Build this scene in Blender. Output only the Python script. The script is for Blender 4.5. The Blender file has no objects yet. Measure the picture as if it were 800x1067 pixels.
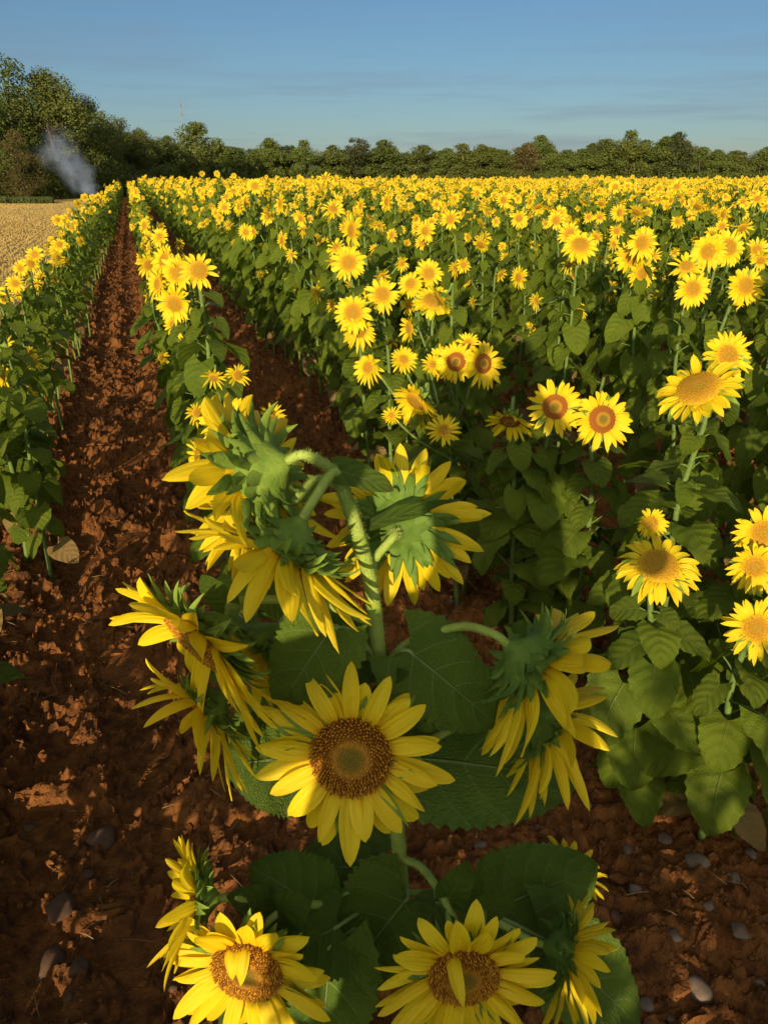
import bpy, math, random
import numpy as np

# ----------------------------------------------------------------- camera, sky, sun, exposure
S = bpy.context.scene
COL = S.collection
CAM_H, PITCH, YAW = 1.80, math.radians(24.3), math.radians(17.6)
FPX = 770.0                                     # focal length in pixels of an 800x1067 picture
cd = bpy.data.cameras.new('camera'); cam = bpy.data.objects.new('camera', cd); COL.objects.link(cam)
cam.location = (0, 0, CAM_H); cam.rotation_euler = (math.pi/2 - PITCH, 0, -YAW)
cd.sensor_fit = 'VERTICAL'; cd.sensor_height = 36; cd.lens = 36*FPX/1067
cd.clip_start = 0.02; cd.clip_end = 3000
S.camera = cam

SUN_AZ, SUN_EL = math.radians(28.5), math.radians(11)     # direction the shadows run (from +Y towards +X), height
W = bpy.data.worlds.new('World'); S.world = W; W.use_nodes = True
wn, wl = W.node_tree.nodes, W.node_tree.links
wn.clear()
wo = wn.new('ShaderNodeOutputWorld'); bg = wn.new('ShaderNodeBackground'); sky = wn.new('ShaderNodeTexSky')
sky.sky_type = 'NISHITA'; sky.sun_disc = False
sky.sun_elevation = SUN_EL; sky.sun_rotation = math.pi + SUN_AZ
sky.air_density = 1.0; sky.dust_density = .35; sky.ozone_density = 4.0
bg.inputs[1].default_value = 0.058
# thin streaks of high cloud low in the sky
tc = wn.new('ShaderNodeTexCoord'); mp = wn.new('ShaderNodeMapping'); mp.inputs['Scale'].default_value = (1.5, 1.5, 20)
nz = wn.new('ShaderNodeTexNoise'); nz.inputs['Scale'].default_value = 2.4; nz.inputs['Detail'].default_value = 7; nz.inputs['Roughness'].default_value = .62
rp = wn.new('ShaderNodeValToRGB'); rp.color_ramp.elements[0].position = .47; rp.color_ramp.elements[1].position = .66
sp = wn.new('ShaderNodeSeparateXYZ'); band = wn.new('ShaderNodeValToRGB')
e = band.color_ramp.elements; e[0].position = .0; e[0].color = (1,1,1,1); e[1].position = .22; e[1].color = (0,0,0,1)
mu = wn.new('ShaderNodeMath'); mu.operation = 'MULTIPLY'
mu2 = wn.new('ShaderNodeMath'); mu2.operation = 'MULTIPLY'; mu2.inputs[1].default_value = .80
mx = wn.new('ShaderNodeMix'); mx.data_type = 'RGBA'; mx.inputs['B'].default_value = (2.3, 2.8, 3.75, 1)
wl.new(tc.outputs['Generated'], mp.inputs['Vector']); wl.new(mp.outputs[0], nz.inputs['Vector']); wl.new(nz.outputs[0], rp.inputs[0])
wl.new(tc.outputs['Generated'], sp.inputs[0]); wl.new(sp.outputs['Z'], band.inputs[0])
veil = wn.new('ShaderNodeMath'); veil.operation = 'MULTIPLY_ADD'; veil.inputs[1].default_value = .6; veil.inputs[2].default_value = .22
wl.new(rp.outputs[0], veil.inputs[0]); wl.new(veil.outputs[0], mu.inputs[0]); wl.new(band.outputs[0], mu.inputs[1]); wl.new(mu.outputs[0], mu2.inputs[0])
wl.new(mu2.outputs[0], mx.inputs['Factor'])
wl.new(sky.outputs[0], mx.inputs['A'])
# warm glow added to the sky round the sun as unseen fill light
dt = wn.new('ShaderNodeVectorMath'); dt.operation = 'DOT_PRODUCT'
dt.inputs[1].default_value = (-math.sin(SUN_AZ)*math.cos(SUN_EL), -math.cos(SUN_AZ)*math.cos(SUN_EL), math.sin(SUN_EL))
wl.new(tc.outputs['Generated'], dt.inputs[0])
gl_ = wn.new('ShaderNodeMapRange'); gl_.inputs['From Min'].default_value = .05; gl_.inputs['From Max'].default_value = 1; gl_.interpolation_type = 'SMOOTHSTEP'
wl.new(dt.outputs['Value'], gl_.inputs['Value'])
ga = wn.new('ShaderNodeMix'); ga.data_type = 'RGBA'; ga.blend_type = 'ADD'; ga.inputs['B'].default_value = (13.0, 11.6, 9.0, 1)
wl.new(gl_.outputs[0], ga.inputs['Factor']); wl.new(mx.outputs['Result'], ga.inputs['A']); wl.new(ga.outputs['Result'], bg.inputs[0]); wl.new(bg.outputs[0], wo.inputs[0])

sd = bpy.data.lights.new('sun', 'SUN'); sun = bpy.data.objects.new('sun', sd); COL.objects.link(sun)
sd.energy = 4.3; sd.angle = math.radians(.53); sd.color = (1, .80, .54)
sun.rotation_euler = (math.pi/2 - SUN_EL, 0, -SUN_AZ)
sun.location = (-20, -30, 20)
S.view_settings.view_transform = 'Standard'; S.view_settings.look = 'None'
S.view_settings.exposure = 0.65; S.view_settings.gamma = 1
S.view_settings.use_curve_mapping = False
S.render.engine = 'CYCLES'
S.cycles.use_denoising = True
S.cycles.max_bounces = 7; S.cycles.transparent_max_bounces = 8; S.cycles.volume_bounces = 1
S.cycles.sample_clamp_indirect = 6

# ----------------------------------------------------------------- frames and helpers
RT = np.array([math.cos(YAW), -math.sin(YAW), 0]); FW = np.array([math.sin(YAW), math.cos(YAW), 0]); UP = np.array([0, 0, 1.])
def P(px, py, f):
    """the point at horizontal distance f (metres ahead of the camera) on the sight line through a spot of the photograph"""
    x, y = (px-400)/FPX, (533.5-py)/FPX
    fw = math.cos(PITCH) + y*math.sin(PITCH); up = -math.sin(PITCH) + y*math.cos(PITCH)
    return np.array([0, 0, CAM_H]) + (RT*x + FW*fw + UP*up)*(f/fw)
def RFU(r, f, u):
    v = RT*r + FW*f + UP*u
    return v/np.linalg.norm(v)
def unit(v):
    v = np.asarray(v, float); return v/(np.linalg.norm(v)+1e-12)

class MB:
    """collects vertices, faces and one per-vertex attribute; build() links them as one mesh object"""
    def __init__(s): s.v, s.f, s.t, s.m, s.n = [], [], [], [], 0
    def add(s, v, faces, t=None, mat=0):
        v = np.asarray(v, float).reshape(-1, 3)
        s.v.append(v); s.t.append(np.zeros((len(v), 3)) if t is None else np.asarray(t, float).reshape(-1, 3))
        for fa in (faces if isinstance(faces, list) else [faces]):
            fa = np.asarray(fa, int)
            if len(fa): s.f.append(fa + s.n); s.m.append(np.full(len(fa), mat))
        s.n += len(v)
    def merge(s, o, mat=None):
        off = s.n
        s.v += o.v; s.t += o.t; s.f += [a+off for a in o.f]
        s.m += [m if mat is None else np.full(len(m), mat) for m in o.m]; s.n += o.n
    def mesh(s, name, mats, smooth=True):
        me = bpy.data.meshes.new(name)
        V = np.concatenate(s.v); me.vertices.add(len(V)); me.vertices.foreach_set('co', V.ravel().astype(np.float32))
        li = np.concatenate([a.ravel() for a in s.f]); tot = np.concatenate([np.full(len(a), a.shape[1]) for a in s.f])
        st = np.concatenate([[0], np.cumsum(tot)[:-1]])
        me.loops.add(len(li)); me.loops.foreach_set('vertex_index', li.astype(np.int32))
        me.polygons.add(len(tot)); me.polygons.foreach_set('loop_start', st.astype(np.int32))
        me.polygons.foreach_set('loop_total', tot.astype(np.int32))
        me.polygons.foreach_set('material_index', np.concatenate(s.m).astype(np.int32))
        me.polygons.foreach_set('use_smooth', np.full(len(tot), smooth))
        a = me.attributes.new('tuv', 'FLOAT_VECTOR', 'POINT'); a.data.foreach_set('vector', np.concatenate(s.t).ravel().astype(np.float32))
        for m in (mats if isinstance(mats, list) else [mats]): me.materials.append(m)
        me.update(calc_edges=True); me.validate()
        return me
    def build(s, name, mats, parent=None, smooth=True):
        o = bpy.data.objects.new(name, s.mesh(name, mats, smooth)); COL.objects.link(o)
        if parent is not None: o.parent = parent
        return o
def thing(name, label, cat, loc=(0, 0, 0), group=None):
    o = bpy.data.objects.new(name, None); COL.objects.link(o); o.location = loc; o.empty_display_size = .1
    return tag(o, label, cat, group)
def tag(o, label=None, cat=None, group=None, kind=None):
    if label: o['label'] = label
    if cat: o['category'] = cat
    if group: o['group'] = group
    if kind: o['kind'] = kind
    return o
def copy_tree(o, parent=None):
    c = o.copy(); COL.objects.link(c); c.parent = parent
    for ch in o.children: copy_tree(ch, c)
    return c
_gf = {}
def gridf(n, m, wrap=False):
    k = (n, m, wrap)
    if k not in _gf:
        i, j = np.meshgrid(np.arange(n-1), np.arange(m if wrap else m-1), indexing='ij')
        j2 = (j+1) % m
        _gf[k] = np.stack([i*m+j, i*m+j2, (i+1)*m+j2, (i+1)*m+j], -1).reshape(-1, 4)
    return _gf[k]
def spline(pts, k=6):
    p = [np.asarray(q, float) for q in pts]
    p = [2*p[0]-p[1]] + p + [2*p[-1]-p[-2]]; out = []
    for i in range(1, len(p)-2):
        for u in np.arange(k)/k:
            a, b, c, d = p[i-1:i+3]
            out.append(.5*(2*b + (c-a)*u + (2*a-5*b+4*c-d)*u*u + (3*b-a-3*c+d)*u**3))
    out.append(p[-2]); return np.array(out)
def tube(mb, pts, r0, r1=None, seg=6, mat=0, rnd=0., cap=True):
    pts = np.asarray(pts, float); n = len(pts)
    rad = np.asarray(r0, float) if np.ndim(r0) else np.linspace(r0, r0 if r1 is None else r1, n)
    tg = np.gradient(pts, axis=0); tg /= np.linalg.norm(tg, axis=1)[:, None] + 1e-12
    ref = np.array([0., 0, 1]) if abs(tg[0][2]) < .9 else np.array([1., 0, 0])
    x = unit(np.cross(ref, tg[0])); th = np.arange(seg)*2*math.pi/seg
    rings = []
    for i in range(n):
        x = unit(x - tg[i]*np.dot(x, tg[i])); y = np.cross(tg[i], x)
        rings.append(pts[i] + rad[i]*(np.cos(th)[:, None]*x + np.sin(th)[:, None]*y))
    V = np.concatenate(rings); t = np.stack([np.repeat(np.linspace(0, 1, n), seg), np.tile(th/6.2832, n), np.full(n*seg, rnd)], -1)
    fs = [gridf(n, seg, True)]
    if cap: fs += [np.arange(seg)[None, ::-1], ((n-1)*seg+np.arange(seg))[None]]
    mb.add(V, fs, t, mat)
def hairs(mb, pts, rad, count, rng, length=.0035, mat=0):
    """short stiff hairs standing off a stalk"""
    pts = np.asarray(pts); n = len(pts)
    u = rng.random(count)*(n-1.001); i = u.astype(int); w = (u-i)[:, None]
    c = pts[i]*(1-w) + pts[i+1]*w; tg = pts[i+1]-pts[i]; tg /= np.linalg.norm(tg, axis=1)[:, None]+1e-9
    rr = np.interp(u, np.arange(n), rad)
    d = rng.normal(size=(count, 3)); d -= tg*np.sum(d*tg, 1)[:, None]; d /= np.linalg.norm(d, axis=1)[:, None]
    s = np.cross(tg, d)*.00035
    b = c + d*rr[:, None]*.97; tip = b + (d + .3*rng.normal(size=(count, 3)))*length*rng.uniform(.5, 1.2, (count, 1))
    V = np.stack([b-s, b+s, tip], 1).reshape(-1, 3)
    mb.add(V, np.arange(count*3).reshape(-1, 3), np.tile([.5, .5, .9], (count*3, 1)), mat)

# ----------------------------------------------------------------- materials
def mat(name):
    m = bpy.data.materials.new(name); m.use_nodes = True; nt = m.node_tree; nt.nodes.clear(); return m, nt
class N:
    def __init__(s, nt): s.nt = nt
    def new(s, t, **k):
        n = s.nt.nodes.new('ShaderNode'+t)
        for a, v in k.items(): setattr(n, a, v)
        return n
    def put(s, sock, v):
        if hasattr(v, 'links') or hasattr(v, 'is_linked'): s.nt.links.new(v, sock)
        elif isinstance(v, (tuple, list)) and len(v) == 3 and sock.type == 'RGBA': sock.default_value = (*v, 1)
        else: sock.default_value = v
    def math(s, op, a, b=0, c=0, clamp=False):
        n = s.new('Math', operation=op, use_clamp=clamp)
        for i, v in enumerate((a, b, c)): s.put(n.inputs[i], v)
        return n.outputs[0]
    def mix(s, f, a, b, blend='MIX'):
        n = s.new('Mix', data_type='RGBA', blend_type=blend); n.clamp_factor = True
        s.put(n.inputs['Factor'], f); s.put(n.inputs['A'], a); s.put(n.inputs['B'], b); return n.outputs['Result']
    def noise(s, vec, scale, detail=3, rough=.55, out=0):
        n = s.new('TexNoise'); n.inputs['Scale'].default_value = scale; n.inputs['Detail'].default_value = detail; n.inputs['Roughness'].default_value = rough
        if vec is not None: s.put(n.inputs['Vector'], vec)
        return n.outputs[out]
    def ramp(s, f, *stops):
        n = s.new('ValToRGB'); el = n.color_ramp.elements
        while len(el) < len(stops): el.new(.5)
        for e, (p, c) in zip(el, stops): e.position = p; e.color = (*c, 1) if isinstance(c, tuple) else (c, c, c, 1)
        s.put(n.inputs[0], f); return n.outputs[0]
    def tuv(s):
        a = s.new('Attribute', attribute_name='tuv'); x = s.new('SeparateXYZ'); s.nt.links.new(a.outputs['Vector'], x.inputs[0]); return x.outputs
    def vec(s, x, y, z):
        c = s.new('CombineXYZ')
        for i, v in enumerate((x, y, z)): s.put(c.inputs[i], v)
        return c.outputs[0]
    def bump(s, h, strength=.3, dist=.01):
        b = s.new('Bump'); b.inputs['Strength'].default_value = strength; b.inputs['Distance'].default_value = dist; s.put(b.inputs['Height'], h); return b.outputs[0]
    def surf(s, col, rough=.6, spec=.3, normal=None, trans=None, tcol=None, sheen=0):
        p = s.new('BsdfPrincipled'); s.put(p.inputs['Base Color'], col); s.put(p.inputs['Roughness'], rough); p.inputs['Specular IOR Level'].default_value = spec
        p.inputs['Sheen Weight'].default_value = sheen
        if normal is not None: s.put(p.inputs['Normal'], normal)
        o = s.new('OutputMaterial'); sh = p.outputs[0]
        if trans:
            t = s.new('BsdfTranslucent'); s.put(t.inputs['Color'], tcol); ms = s.new('MixShader'); ms.inputs[0].default_value = trans
            s.nt.links.new(sh, ms.inputs[1]); s.nt.links.new(t.outputs[0], ms.inputs[2]); sh = ms.outputs[0]
        s.nt.links.new(sh, o.inputs['Surface'])

def m_petal(name, c0, c1, cb):
    m, nt = mat(name); n = N(nt); t, s_, r = n.tuv()
    st = n.noise(n.vec(n.math('MULTIPLY', s_, 5.), n.math('MULTIPLY', t, .7), n.math('MULTIPLY', r, 37.)), 2.2, 3)
    c = n.mix(n.ramp(st, (.35, 0.), (.7, 1.)), c0, c1)
    c = n.mix(n.ramp(t, (0., 1.), (.3, 0.)), c, cb)
    c = n.mix(n.math('MULTIPLY', r, .35), c, cb)
    gr = n.math('MULTIPLY', n.math('SINE', n.math('MULTIPLY', s_, 10.)), n.math('SUBTRACT', 1.1, t))
    n.surf(c, .5, .3, n.bump(n.math('ADD', st, n.math('MULTIPLY', gr, .35)), .55, .003), .36, n.mix(.25, c, (.95, .70, .02)))
    return m
M_PETAL = m_petal('petal_yellow', (.80, .615, .007), (.86, .70, .020), (.80, .50, .005))
def m_disc():
    m, nt = mat('floret_disc'); n = N(nt); t, s_, r = n.tuv()
    g = n.new('NewGeometry').outputs['Position']
    c = n.ramp(t, (0., (.13, .14, .015)), (.26, (.20, .15, .015)), (.42, (.46, .23, .02)), (.60, (.25, .085, .010)), (.95, (.30, .11, .012)))
    c = n.mix(n.math('MULTIPLY', s_, 1.), c, (.72, .36, .02))
    v = n.new('TexVoronoi'); v.inputs['Scale'].default_value = 420; n.put(v.inputs['Vector'], g)
    c = n.mix(n.ramp(v.outputs['Distance'], (.1, 0.), (.6, .4)), c, (.10, .035, .008))
    n.surf(c, .8, .15, n.bump(v.outputs['Distance'], .6, .003)); return m
M_DISC = m_disc()
def m_disc_young():
    m, nt = mat('golden_disc'); n = N(nt); t, s_, r = n.tuv()
    g = n.new('NewGeometry').outputs['Position']
    c = n.ramp(t, (0., (.34, .25, .018)), (.4, (.38, .20, .012)), (.75, (.48, .26, .012)), (1., (.66, .44, .014)))
    v = n.new('TexVoronoi'); v.inputs['Scale'].default_value = 260; n.put(v.inputs['Vector'], g)
    c = n.mix(n.ramp(v.outputs['Distance'], (.15, 0.), (.65, .5)), c, (.16, .07, .006))
    n.surf(c, .8, .15, n.bump(v.outputs['Distance'], .6, .004)); return m
M_DISC2 = m_disc_young()
def m_leaf(name, ca, cb, vein, tr):
    m, nt = mat(name); n = N(nt); t, s_, r = n.tuv()
    a = n.math('ABSOLUTE', s_)
    ob = n.new('ObjectInfo').outputs['Random']
    g = n.new('TexCoord').outputs['Object']
    no = n.noise(g, 14, 4)
    c = n.mix(n.ramp(no, (.32, 0.), (.7, 1.)), ca, cb)
    c = n.mix(n.math('MULTIPLY', r, .55), c, cb)
    c = n.mix(n.math('MULTIPLY', ob, .3), c, (cb[0]*1.25, cb[1]*1.12, cb[2]))
    mid = n.ramp(n.math('DIVIDE', a, n.math('ADD', n.math('MULTIPLY', n.math('SUBTRACT', 1., t), .035), .010)), (.5, 1.), (1., 0.))
    ph = n.math('MULTIPLY', n.math('SUBTRACT', t, n.math('MULTIPLY', n.math('POWER', a, 1.25), .34)), n.math('ADD', 4.6, r))
    fr = n.math('ABSOLUTE', n.math('SUBTRACT', n.math('FRACT', n.math('ADD', ph, 20.2)), .5))
    side = n.math('MULTIPLY', n.ramp(n.math('ADD', fr, n.math('MULTIPLY', n.math('SUBTRACT', no, .5), .06)), (.0, 1.), (.034, 0.)), n.math('SUBTRACT', 1., n.math('MULTIPLY', a, .75)))
    fine = n.noise(n.vec(n.math('MULTIPLY', s_, 9.), n.math('MULTIPLY', t, 14.), r), 3., 2)
    vm = n.math('MAXIMUM', mid, side)
    c = n.mix(n.math('MULTIPLY', vm, .75), c, vein)
    c = n.mix(n.ramp(n.noise(g, 55, 2), (.66, 0.), (.76, .6)), c, (.13, .11, .03))
    # old leaves carry dry rims
    c = n.mix(n.math('MULTIPLY', n.ramp(n.math('ADD', a, n.math('MULTIPLY', no, .3)), (1.02, 0.), (1.18, 1.)), n.ramp(r, (.6, 0.), (.9, .8))), c, (.20, .13, .045))
    h = n.math('ADD', n.math('MULTIPLY', n.math('COSINE', n.math('MULTIPLY', fr, 6.28)), -.22), n.math('ADD', n.math('MULTIPLY', fine, .9), n.math('MULTIPLY', mid, -.8)))
    n.surf(c, .5, .22, n.bump(h, .85, .007), tr, n.mix(.5, c, (.18, .28, .012))); return m
M_LEAF = m_leaf('sunflower_leaf', (.060, .125, .014), (.112, .178, .019), (.23, .31, .10), .33)
M_LEAF_F = m_leaf('field_leaf', (.078, .135, .010), (.155, .21, .014), (.22, .28, .06), .42)
def m_green(name, ca, cb, tr=.2):
    m, nt = mat(name); n = N(nt); t, s_, r = n.tuv()
    g = n.new('TexCoord').outputs['Object']
    c = n.mix(n.ramp(n.noise(g, 60, 3), (.35, 0.), (.7, 1.)), ca, cb)
    c = n.mix(n.math('MULTIPLY', r, .4), c, cb)
    n.surf(c, .65, .12, n.bump(n.noise(g, 260, 2), .4, .002), tr, n.mix(.5, c, (.2, .3, .03))); return m
M_BRACT = m_green('bract_green', (.115, .20, .025), (.22, .31, .045))
M_BRACT_DARK = m_green('bract_dull_green', (.085, .165, .025), (.155, .245, .040))
M_STEM = m_green('stem_green', (.15, .25, .060), (.23, .32, .105), .0)
M_STEM_FIELD = m_green('field_stem_green', (.085, .145, .03), (.14, .20, .05), .0)
M_STEM_HERO = m_green('front_stem_green', (.22, .31, .045), (.30, .38, .085), .0)
M_STEM_PALE = m_green('stem_pale_green', (.17, .25, .10), (.25, .33, .17), .0)
M_WITHER = m_leaf('withered_leaf', (.16, .12, .03), (.26, .17, .06), (.32, .24, .12), .2)
def m_dry():
    m, nt = mat('dry_stalk'); n = N(nt); g = n.new('TexCoord').outputs['Object']
    n.surf(n.mix(n.noise(g, 40, 3), (.16, .10, .045), (.34, .24, .11)), .9, .1); return m
M_DRY = m_dry()
def m_soil(name, k=1.):
    m, nt = mat(name); n = N(nt); g = n.new('NewGeometry').outputs['Position']
    a = n.noise(g, 1.3, 5); b = n.noise(g, 22, 5, .65); c3 = n.noise(g, 130, 3, .6)
    c = n.mix(n.ramp(a, (.35, 0.), (.68, 1.)), (.052*k, .023*k, .010*k), (.160*k, .064*k, .018*k))
    c = n.mix(n.ramp(b, (.38, 0.), (.72, .8)), c, (.30*k, .115*k, .028*k))
    c = n.mix(n.ramp(c3, (.60, 0.), (.75, .5)), c, (.035*k, .019*k, .011*k))
    h = n.math('ADD', n.math('MULTIPLY', b, .7), n.math('MULTIPLY', c3, .35))
    n.surf(c, .95, .08, n.bump(h, 1.0, .016)); return m
M_SOIL = m_soil('red_soil')
M_CLOD = m_soil('soil_lump', 1.08)
def m_stone(name, c0, c1):
    m, nt = mat(name); n = N(nt); g = n.new('TexCoord').outputs['Object']
    a = n.noise(g, 18, 5, .65)
    c = n.mix(n.ramp(a, (.35, 0.), (.7, 1.)), c0, c1)
    c = n.mix(n.ramp(n.noise(g, 45, 4), (.55, 0.), (.75, .7)), c, (.12, .06, .033))
    n.surf(c, .85, .2, n.bump(n.noise(g, 90, 4), .4, .004)); return m
M_STONE = m_stone('grey_stone', (.12, .088, .062), (.20, .148, .105))
M_STONE_BROWN = m_stone('brown_stone', (.075, .042, .025), (.13, .072, .04))
def m_stubble():
    m, nt = mat('mown_stubble'); n = N(nt); g = n.new('NewGeometry').outputs['Position']
    x = n.new('SeparateXYZ'); nt.links.new(g, x.inputs[0])
    w = n.noise(n.vec(n.math('MULTIPLY', x.outputs[0], 1.3), n.math('MULTIPLY', x.outputs[1], .06), 0.), 1.0, 4)
    b = n.noise(g, 2.5, 6, .7)
    c = n.mix(n.ramp(w, (.35, 0.), (.65, 1.)), (.36, .265, .09), (.48, .36, .14))
    c = n.mix(n.ramp(b, (.4, 0.), (.7, .7)), c, (.40, .27, .10))
    c = n.mix(n.ramp(n.noise(g, .12, 3), (.5, 0.), (.7, .5)), c, (.24, .20, .06))
    n.surf(c, .95, .1, n.bump(b, .6, .1)); return m
M_STUB = m_stubble()
def m_tree(name, ca, cb, cc):
    m, nt = mat(name); n = N(nt); t, s_, r = n.tuv()
    ob = n.new('ObjectInfo').outputs['Random']
    c = n.mix(r, ca, cb); c = n.mix(n.math('MULTIPLY', ob, .6), c, cc)
    n.surf(c, .6, .2, None, .22, n.mix(.4, c, (.16, .18, .02))); return m
M_TREE = [m_tree('oak_leaves', (.050, .078, .015), (.105, .130, .024), (.13, .13, .024)),
          m_tree('olive_leaves', (.066, .090, .018), (.130, .150, .028), (.10, .14, .022)),
          m_tree('rusty_leaves', (.070, .060, .018), (.125, .095, .028), (.10, .09, .025)),
          m_tree('pine_needles', (.030, .044, .015), (.060, .075, .022), (.06, .06, .02))]
def m_plain(name, c, rough=.7, spec=.3, metal=0):
    m, nt = mat(name); n = N(nt); g = n.new('TexCoord').outputs['Object']
    n.surf(n.mix(n.noise(g, 12, 3), c, tuple(v*.75 for v in c)), rough, spec); return m
M_BARK = m_plain('bark', (.07, .054, .04), .95, .1)
M_STEEL = m_plain('mast_steel', (.24, .25, .27), .6)
M_GRASS = m_tree('grass_green', (.035, .06, .014), (.075, .10, .02), (.08, .09, .02))
M_SKIN = m_plain('skin', (.45, .26, .18), .5); M_SHIRT = m_plain('shirt_cloth', (.10, .13, .2), .9, .1)
M_JEANS = m_plain('trouser_cloth', (.05, .06, .1), .9, .1); M_HAIR = m_plain('hair', (.05, .03, .02), .6); M_PHONE = m_plain('phone_case', (.02, .02, .02), .4)
M_SHOE = m_plain('shoe_leather', (.08, .06, .05), .6)

# ----------------------------------------------------------------- numpy noise
def vnoise(x, y, seed):
    xi, yi = np.floor(x).astype(np.int64), np.floor(y).astype(np.int64); fx, fy = x-xi, y-yi
    fx = fx*fx*(3-2*fx); fy = fy*fy*(3-2*fy)
    def h(a, b):
        n = (a*374761393 + b*668265263 + seed*974634777) & 0xFFFFFFFF
        n = ((n ^ (n >> 13))*1274126177) & 0xFFFFFFFF
        return ((n ^ (n >> 16)) & 0xFFFF)/65535.
    return (h(xi, yi)*(1-fx)+h(xi+1, yi)*fx)*(1-fy) + (h(xi, yi+1)*(1-fx)+h(xi+1, yi+1)*fx)*fy

# ----------------------------------------------------------------- the ground
ROW0, ROWS = 0.24, 1.12          # the main plant's row, row spacing
def soil_height(x, y):
    u = (x-ROW0)/ROWS; ph = u-np.floor(u)
    ridge = .035*np.cos(2*math.pi*ph)                       # rows stand on low ridges
    x = x + (vnoise(x*9, y*9, 21)-.5)*.10; y = y + (vnoise(x*9, y*9, 22)-.5)*.10
    rough = (vnoise(x*4, y*4, 1)-.5)*.045 + (vnoise(x*13, y*13, 2)-.5)*.030 + (vnoise(x*29, y*29, 3)-.5)*.020 + (vnoise(x*57, y*57, 5)-.5)*.015
    clump = np.minimum(np.clip(vnoise(x*9+3, y*9, 7)-.60, 0, 1)*.3, .03) + np.minimum(np.clip(vnoise(x*21+3, y*21, 9)-.58, 0, 1)*.2, .02) + np.minimum(np.clip(vnoise(x*44+3, y*44, 19)-.58, 0, 1)*.12, .011)
    rough = rough + (vnoise(x*11, y*1.1, 31)-.5)*.040*np.clip(1.4-np.abs(x+.36)/.45, 0, 1) + .022*np.exp(-((x+.36)/.055)**2)
    w = .5*(vnoise(x*2, y*2, 11)-.5)
    tread = np.zeros_like(x)
    for c, s in ((-.56, 1), (-.16, -1)):                    # two wheel tracks with slanting lug marks
        k = np.clip(1-np.abs(x-c)/.15, 0, 1)**.5
        tread += k*(-.034 + .020*np.sign(np.sin(2*math.pi*(y + s*(x-c)*.9 + w*.3)/.17))*(.4+.6*vnoise(x*9, y*9, 15)))
    return ridge + rough + clump + tread
def ground():
    ys = [-2.5]
    while ys[-1] < 70: ys.append(ys[-1] + (.0085 if ys[-1] > .1 else .02)*max(1, ys[-1]/1.3))
    ys = np.array(ys); xs = np.arange(-1.7, 4.2, .0088)
    X, Y = np.meshgrid(xs, ys)
    Z = soil_height(X, Y)
    ed = np.clip(np.minimum((X+1.7)/.25, np.minimum((4.2-X)/.3, np.minimum((70-Y)/3, (Y+2.5)/.3))), 0, 1)
    Z = Z*ed - .045*(1-ed)
    mb = MB(); mb.add(np.stack([X, Y, Z], -1), gridf(len(ys), len(xs)))
    tag(mb.build('field_soil', M_SOIL, smooth=False), kind='structure')
    mb = MB(); mb.add([(-1.3, -60, -.036), (700, -60, -.036), (700, 900, -.036), (-1.3, 900, -.036)], np.array([[0, 1, 2, 3]]))
    tag(mb.build('ground', M_SOIL), kind='structure')
    mb = MB(); xs = np.linspace(-400, -1.25, 60); ys = np.linspace(-80, 900, 120); X, Y = np.meshgrid(xs, ys)
    mb.add(np.stack([X, Y, (vnoise(X*.2, Y*.2, 4)-.5)*.12-.02], -1), gridf(120, 60))
    tag(mb.build('stubble_field', M_STUB), kind='structure')
    # the pale green strip of another crop beyond the sunflowers
    mb = MB(); xs = np.linspace(-5, 330, 90); ys = np.linspace(112, 235, 20); X, Y = np.meshgrid(xs, ys)
    mb.add(np.stack([X, Y, .35+(Y-112)*.004+(vnoise(X*.5, Y*.5, 4)-.5)*.3], -1), gridf(20, 90))
    tag(mb.build('far_field', M_STUB2), kind='structure')
def m_far():
    m, nt = mat('far_crop'); n = N(nt); g = n.new('NewGeometry').outputs['Position']
    n.surf(n.mix(n.noise(g, .6, 5, .7), (.10, .11, .02), (.22, .19, .03)), .9, .1); return m
M_STUB2 = m_far()
ground()

def lump(rng, r, flat=.7, sub=2):
    import bmesh
    bm = bmesh.new(); bmesh.ops.create_icosphere(bm, subdivisions=sub, radius=1)
    v = np.array([q.co[:] for q in bm.verts]); f = np.array([[q.index for q in fc.verts] for fc in bm.faces]); bm.free()
    k = rng.normal(size=(6, 3)); ph = rng.random(6)*6
    d = 1 + .13*np.sum(np.sin(v@k.T*1.7+ph), 1)/2
    for q in rng.normal(size=(5, 3)):                        # broken facets
        q = unit(q); h = v@q*d; lim = rng.uniform(.55, .85); d = np.where(h > lim, d*lim/np.maximum(h, 1e-6), d)
    d = d*(1+.10*(vnoise(v[:, 0]*3+9, v[:, 1]*3+v[:, 2]*2, 8)-.5)+.08*(vnoise(v[:, 0]*7+9, v[:, 1]*7+v[:, 2]*5, 18)-.5))
    v = v*d[:, None]*r*np.array([rng.uniform(.8, 1.25), rng.uniform(.8, 1.2), flat])
    return v, f
def sz(x, y): return float(soil_height(np.array([x]), np.array([y]))[0])
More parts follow.
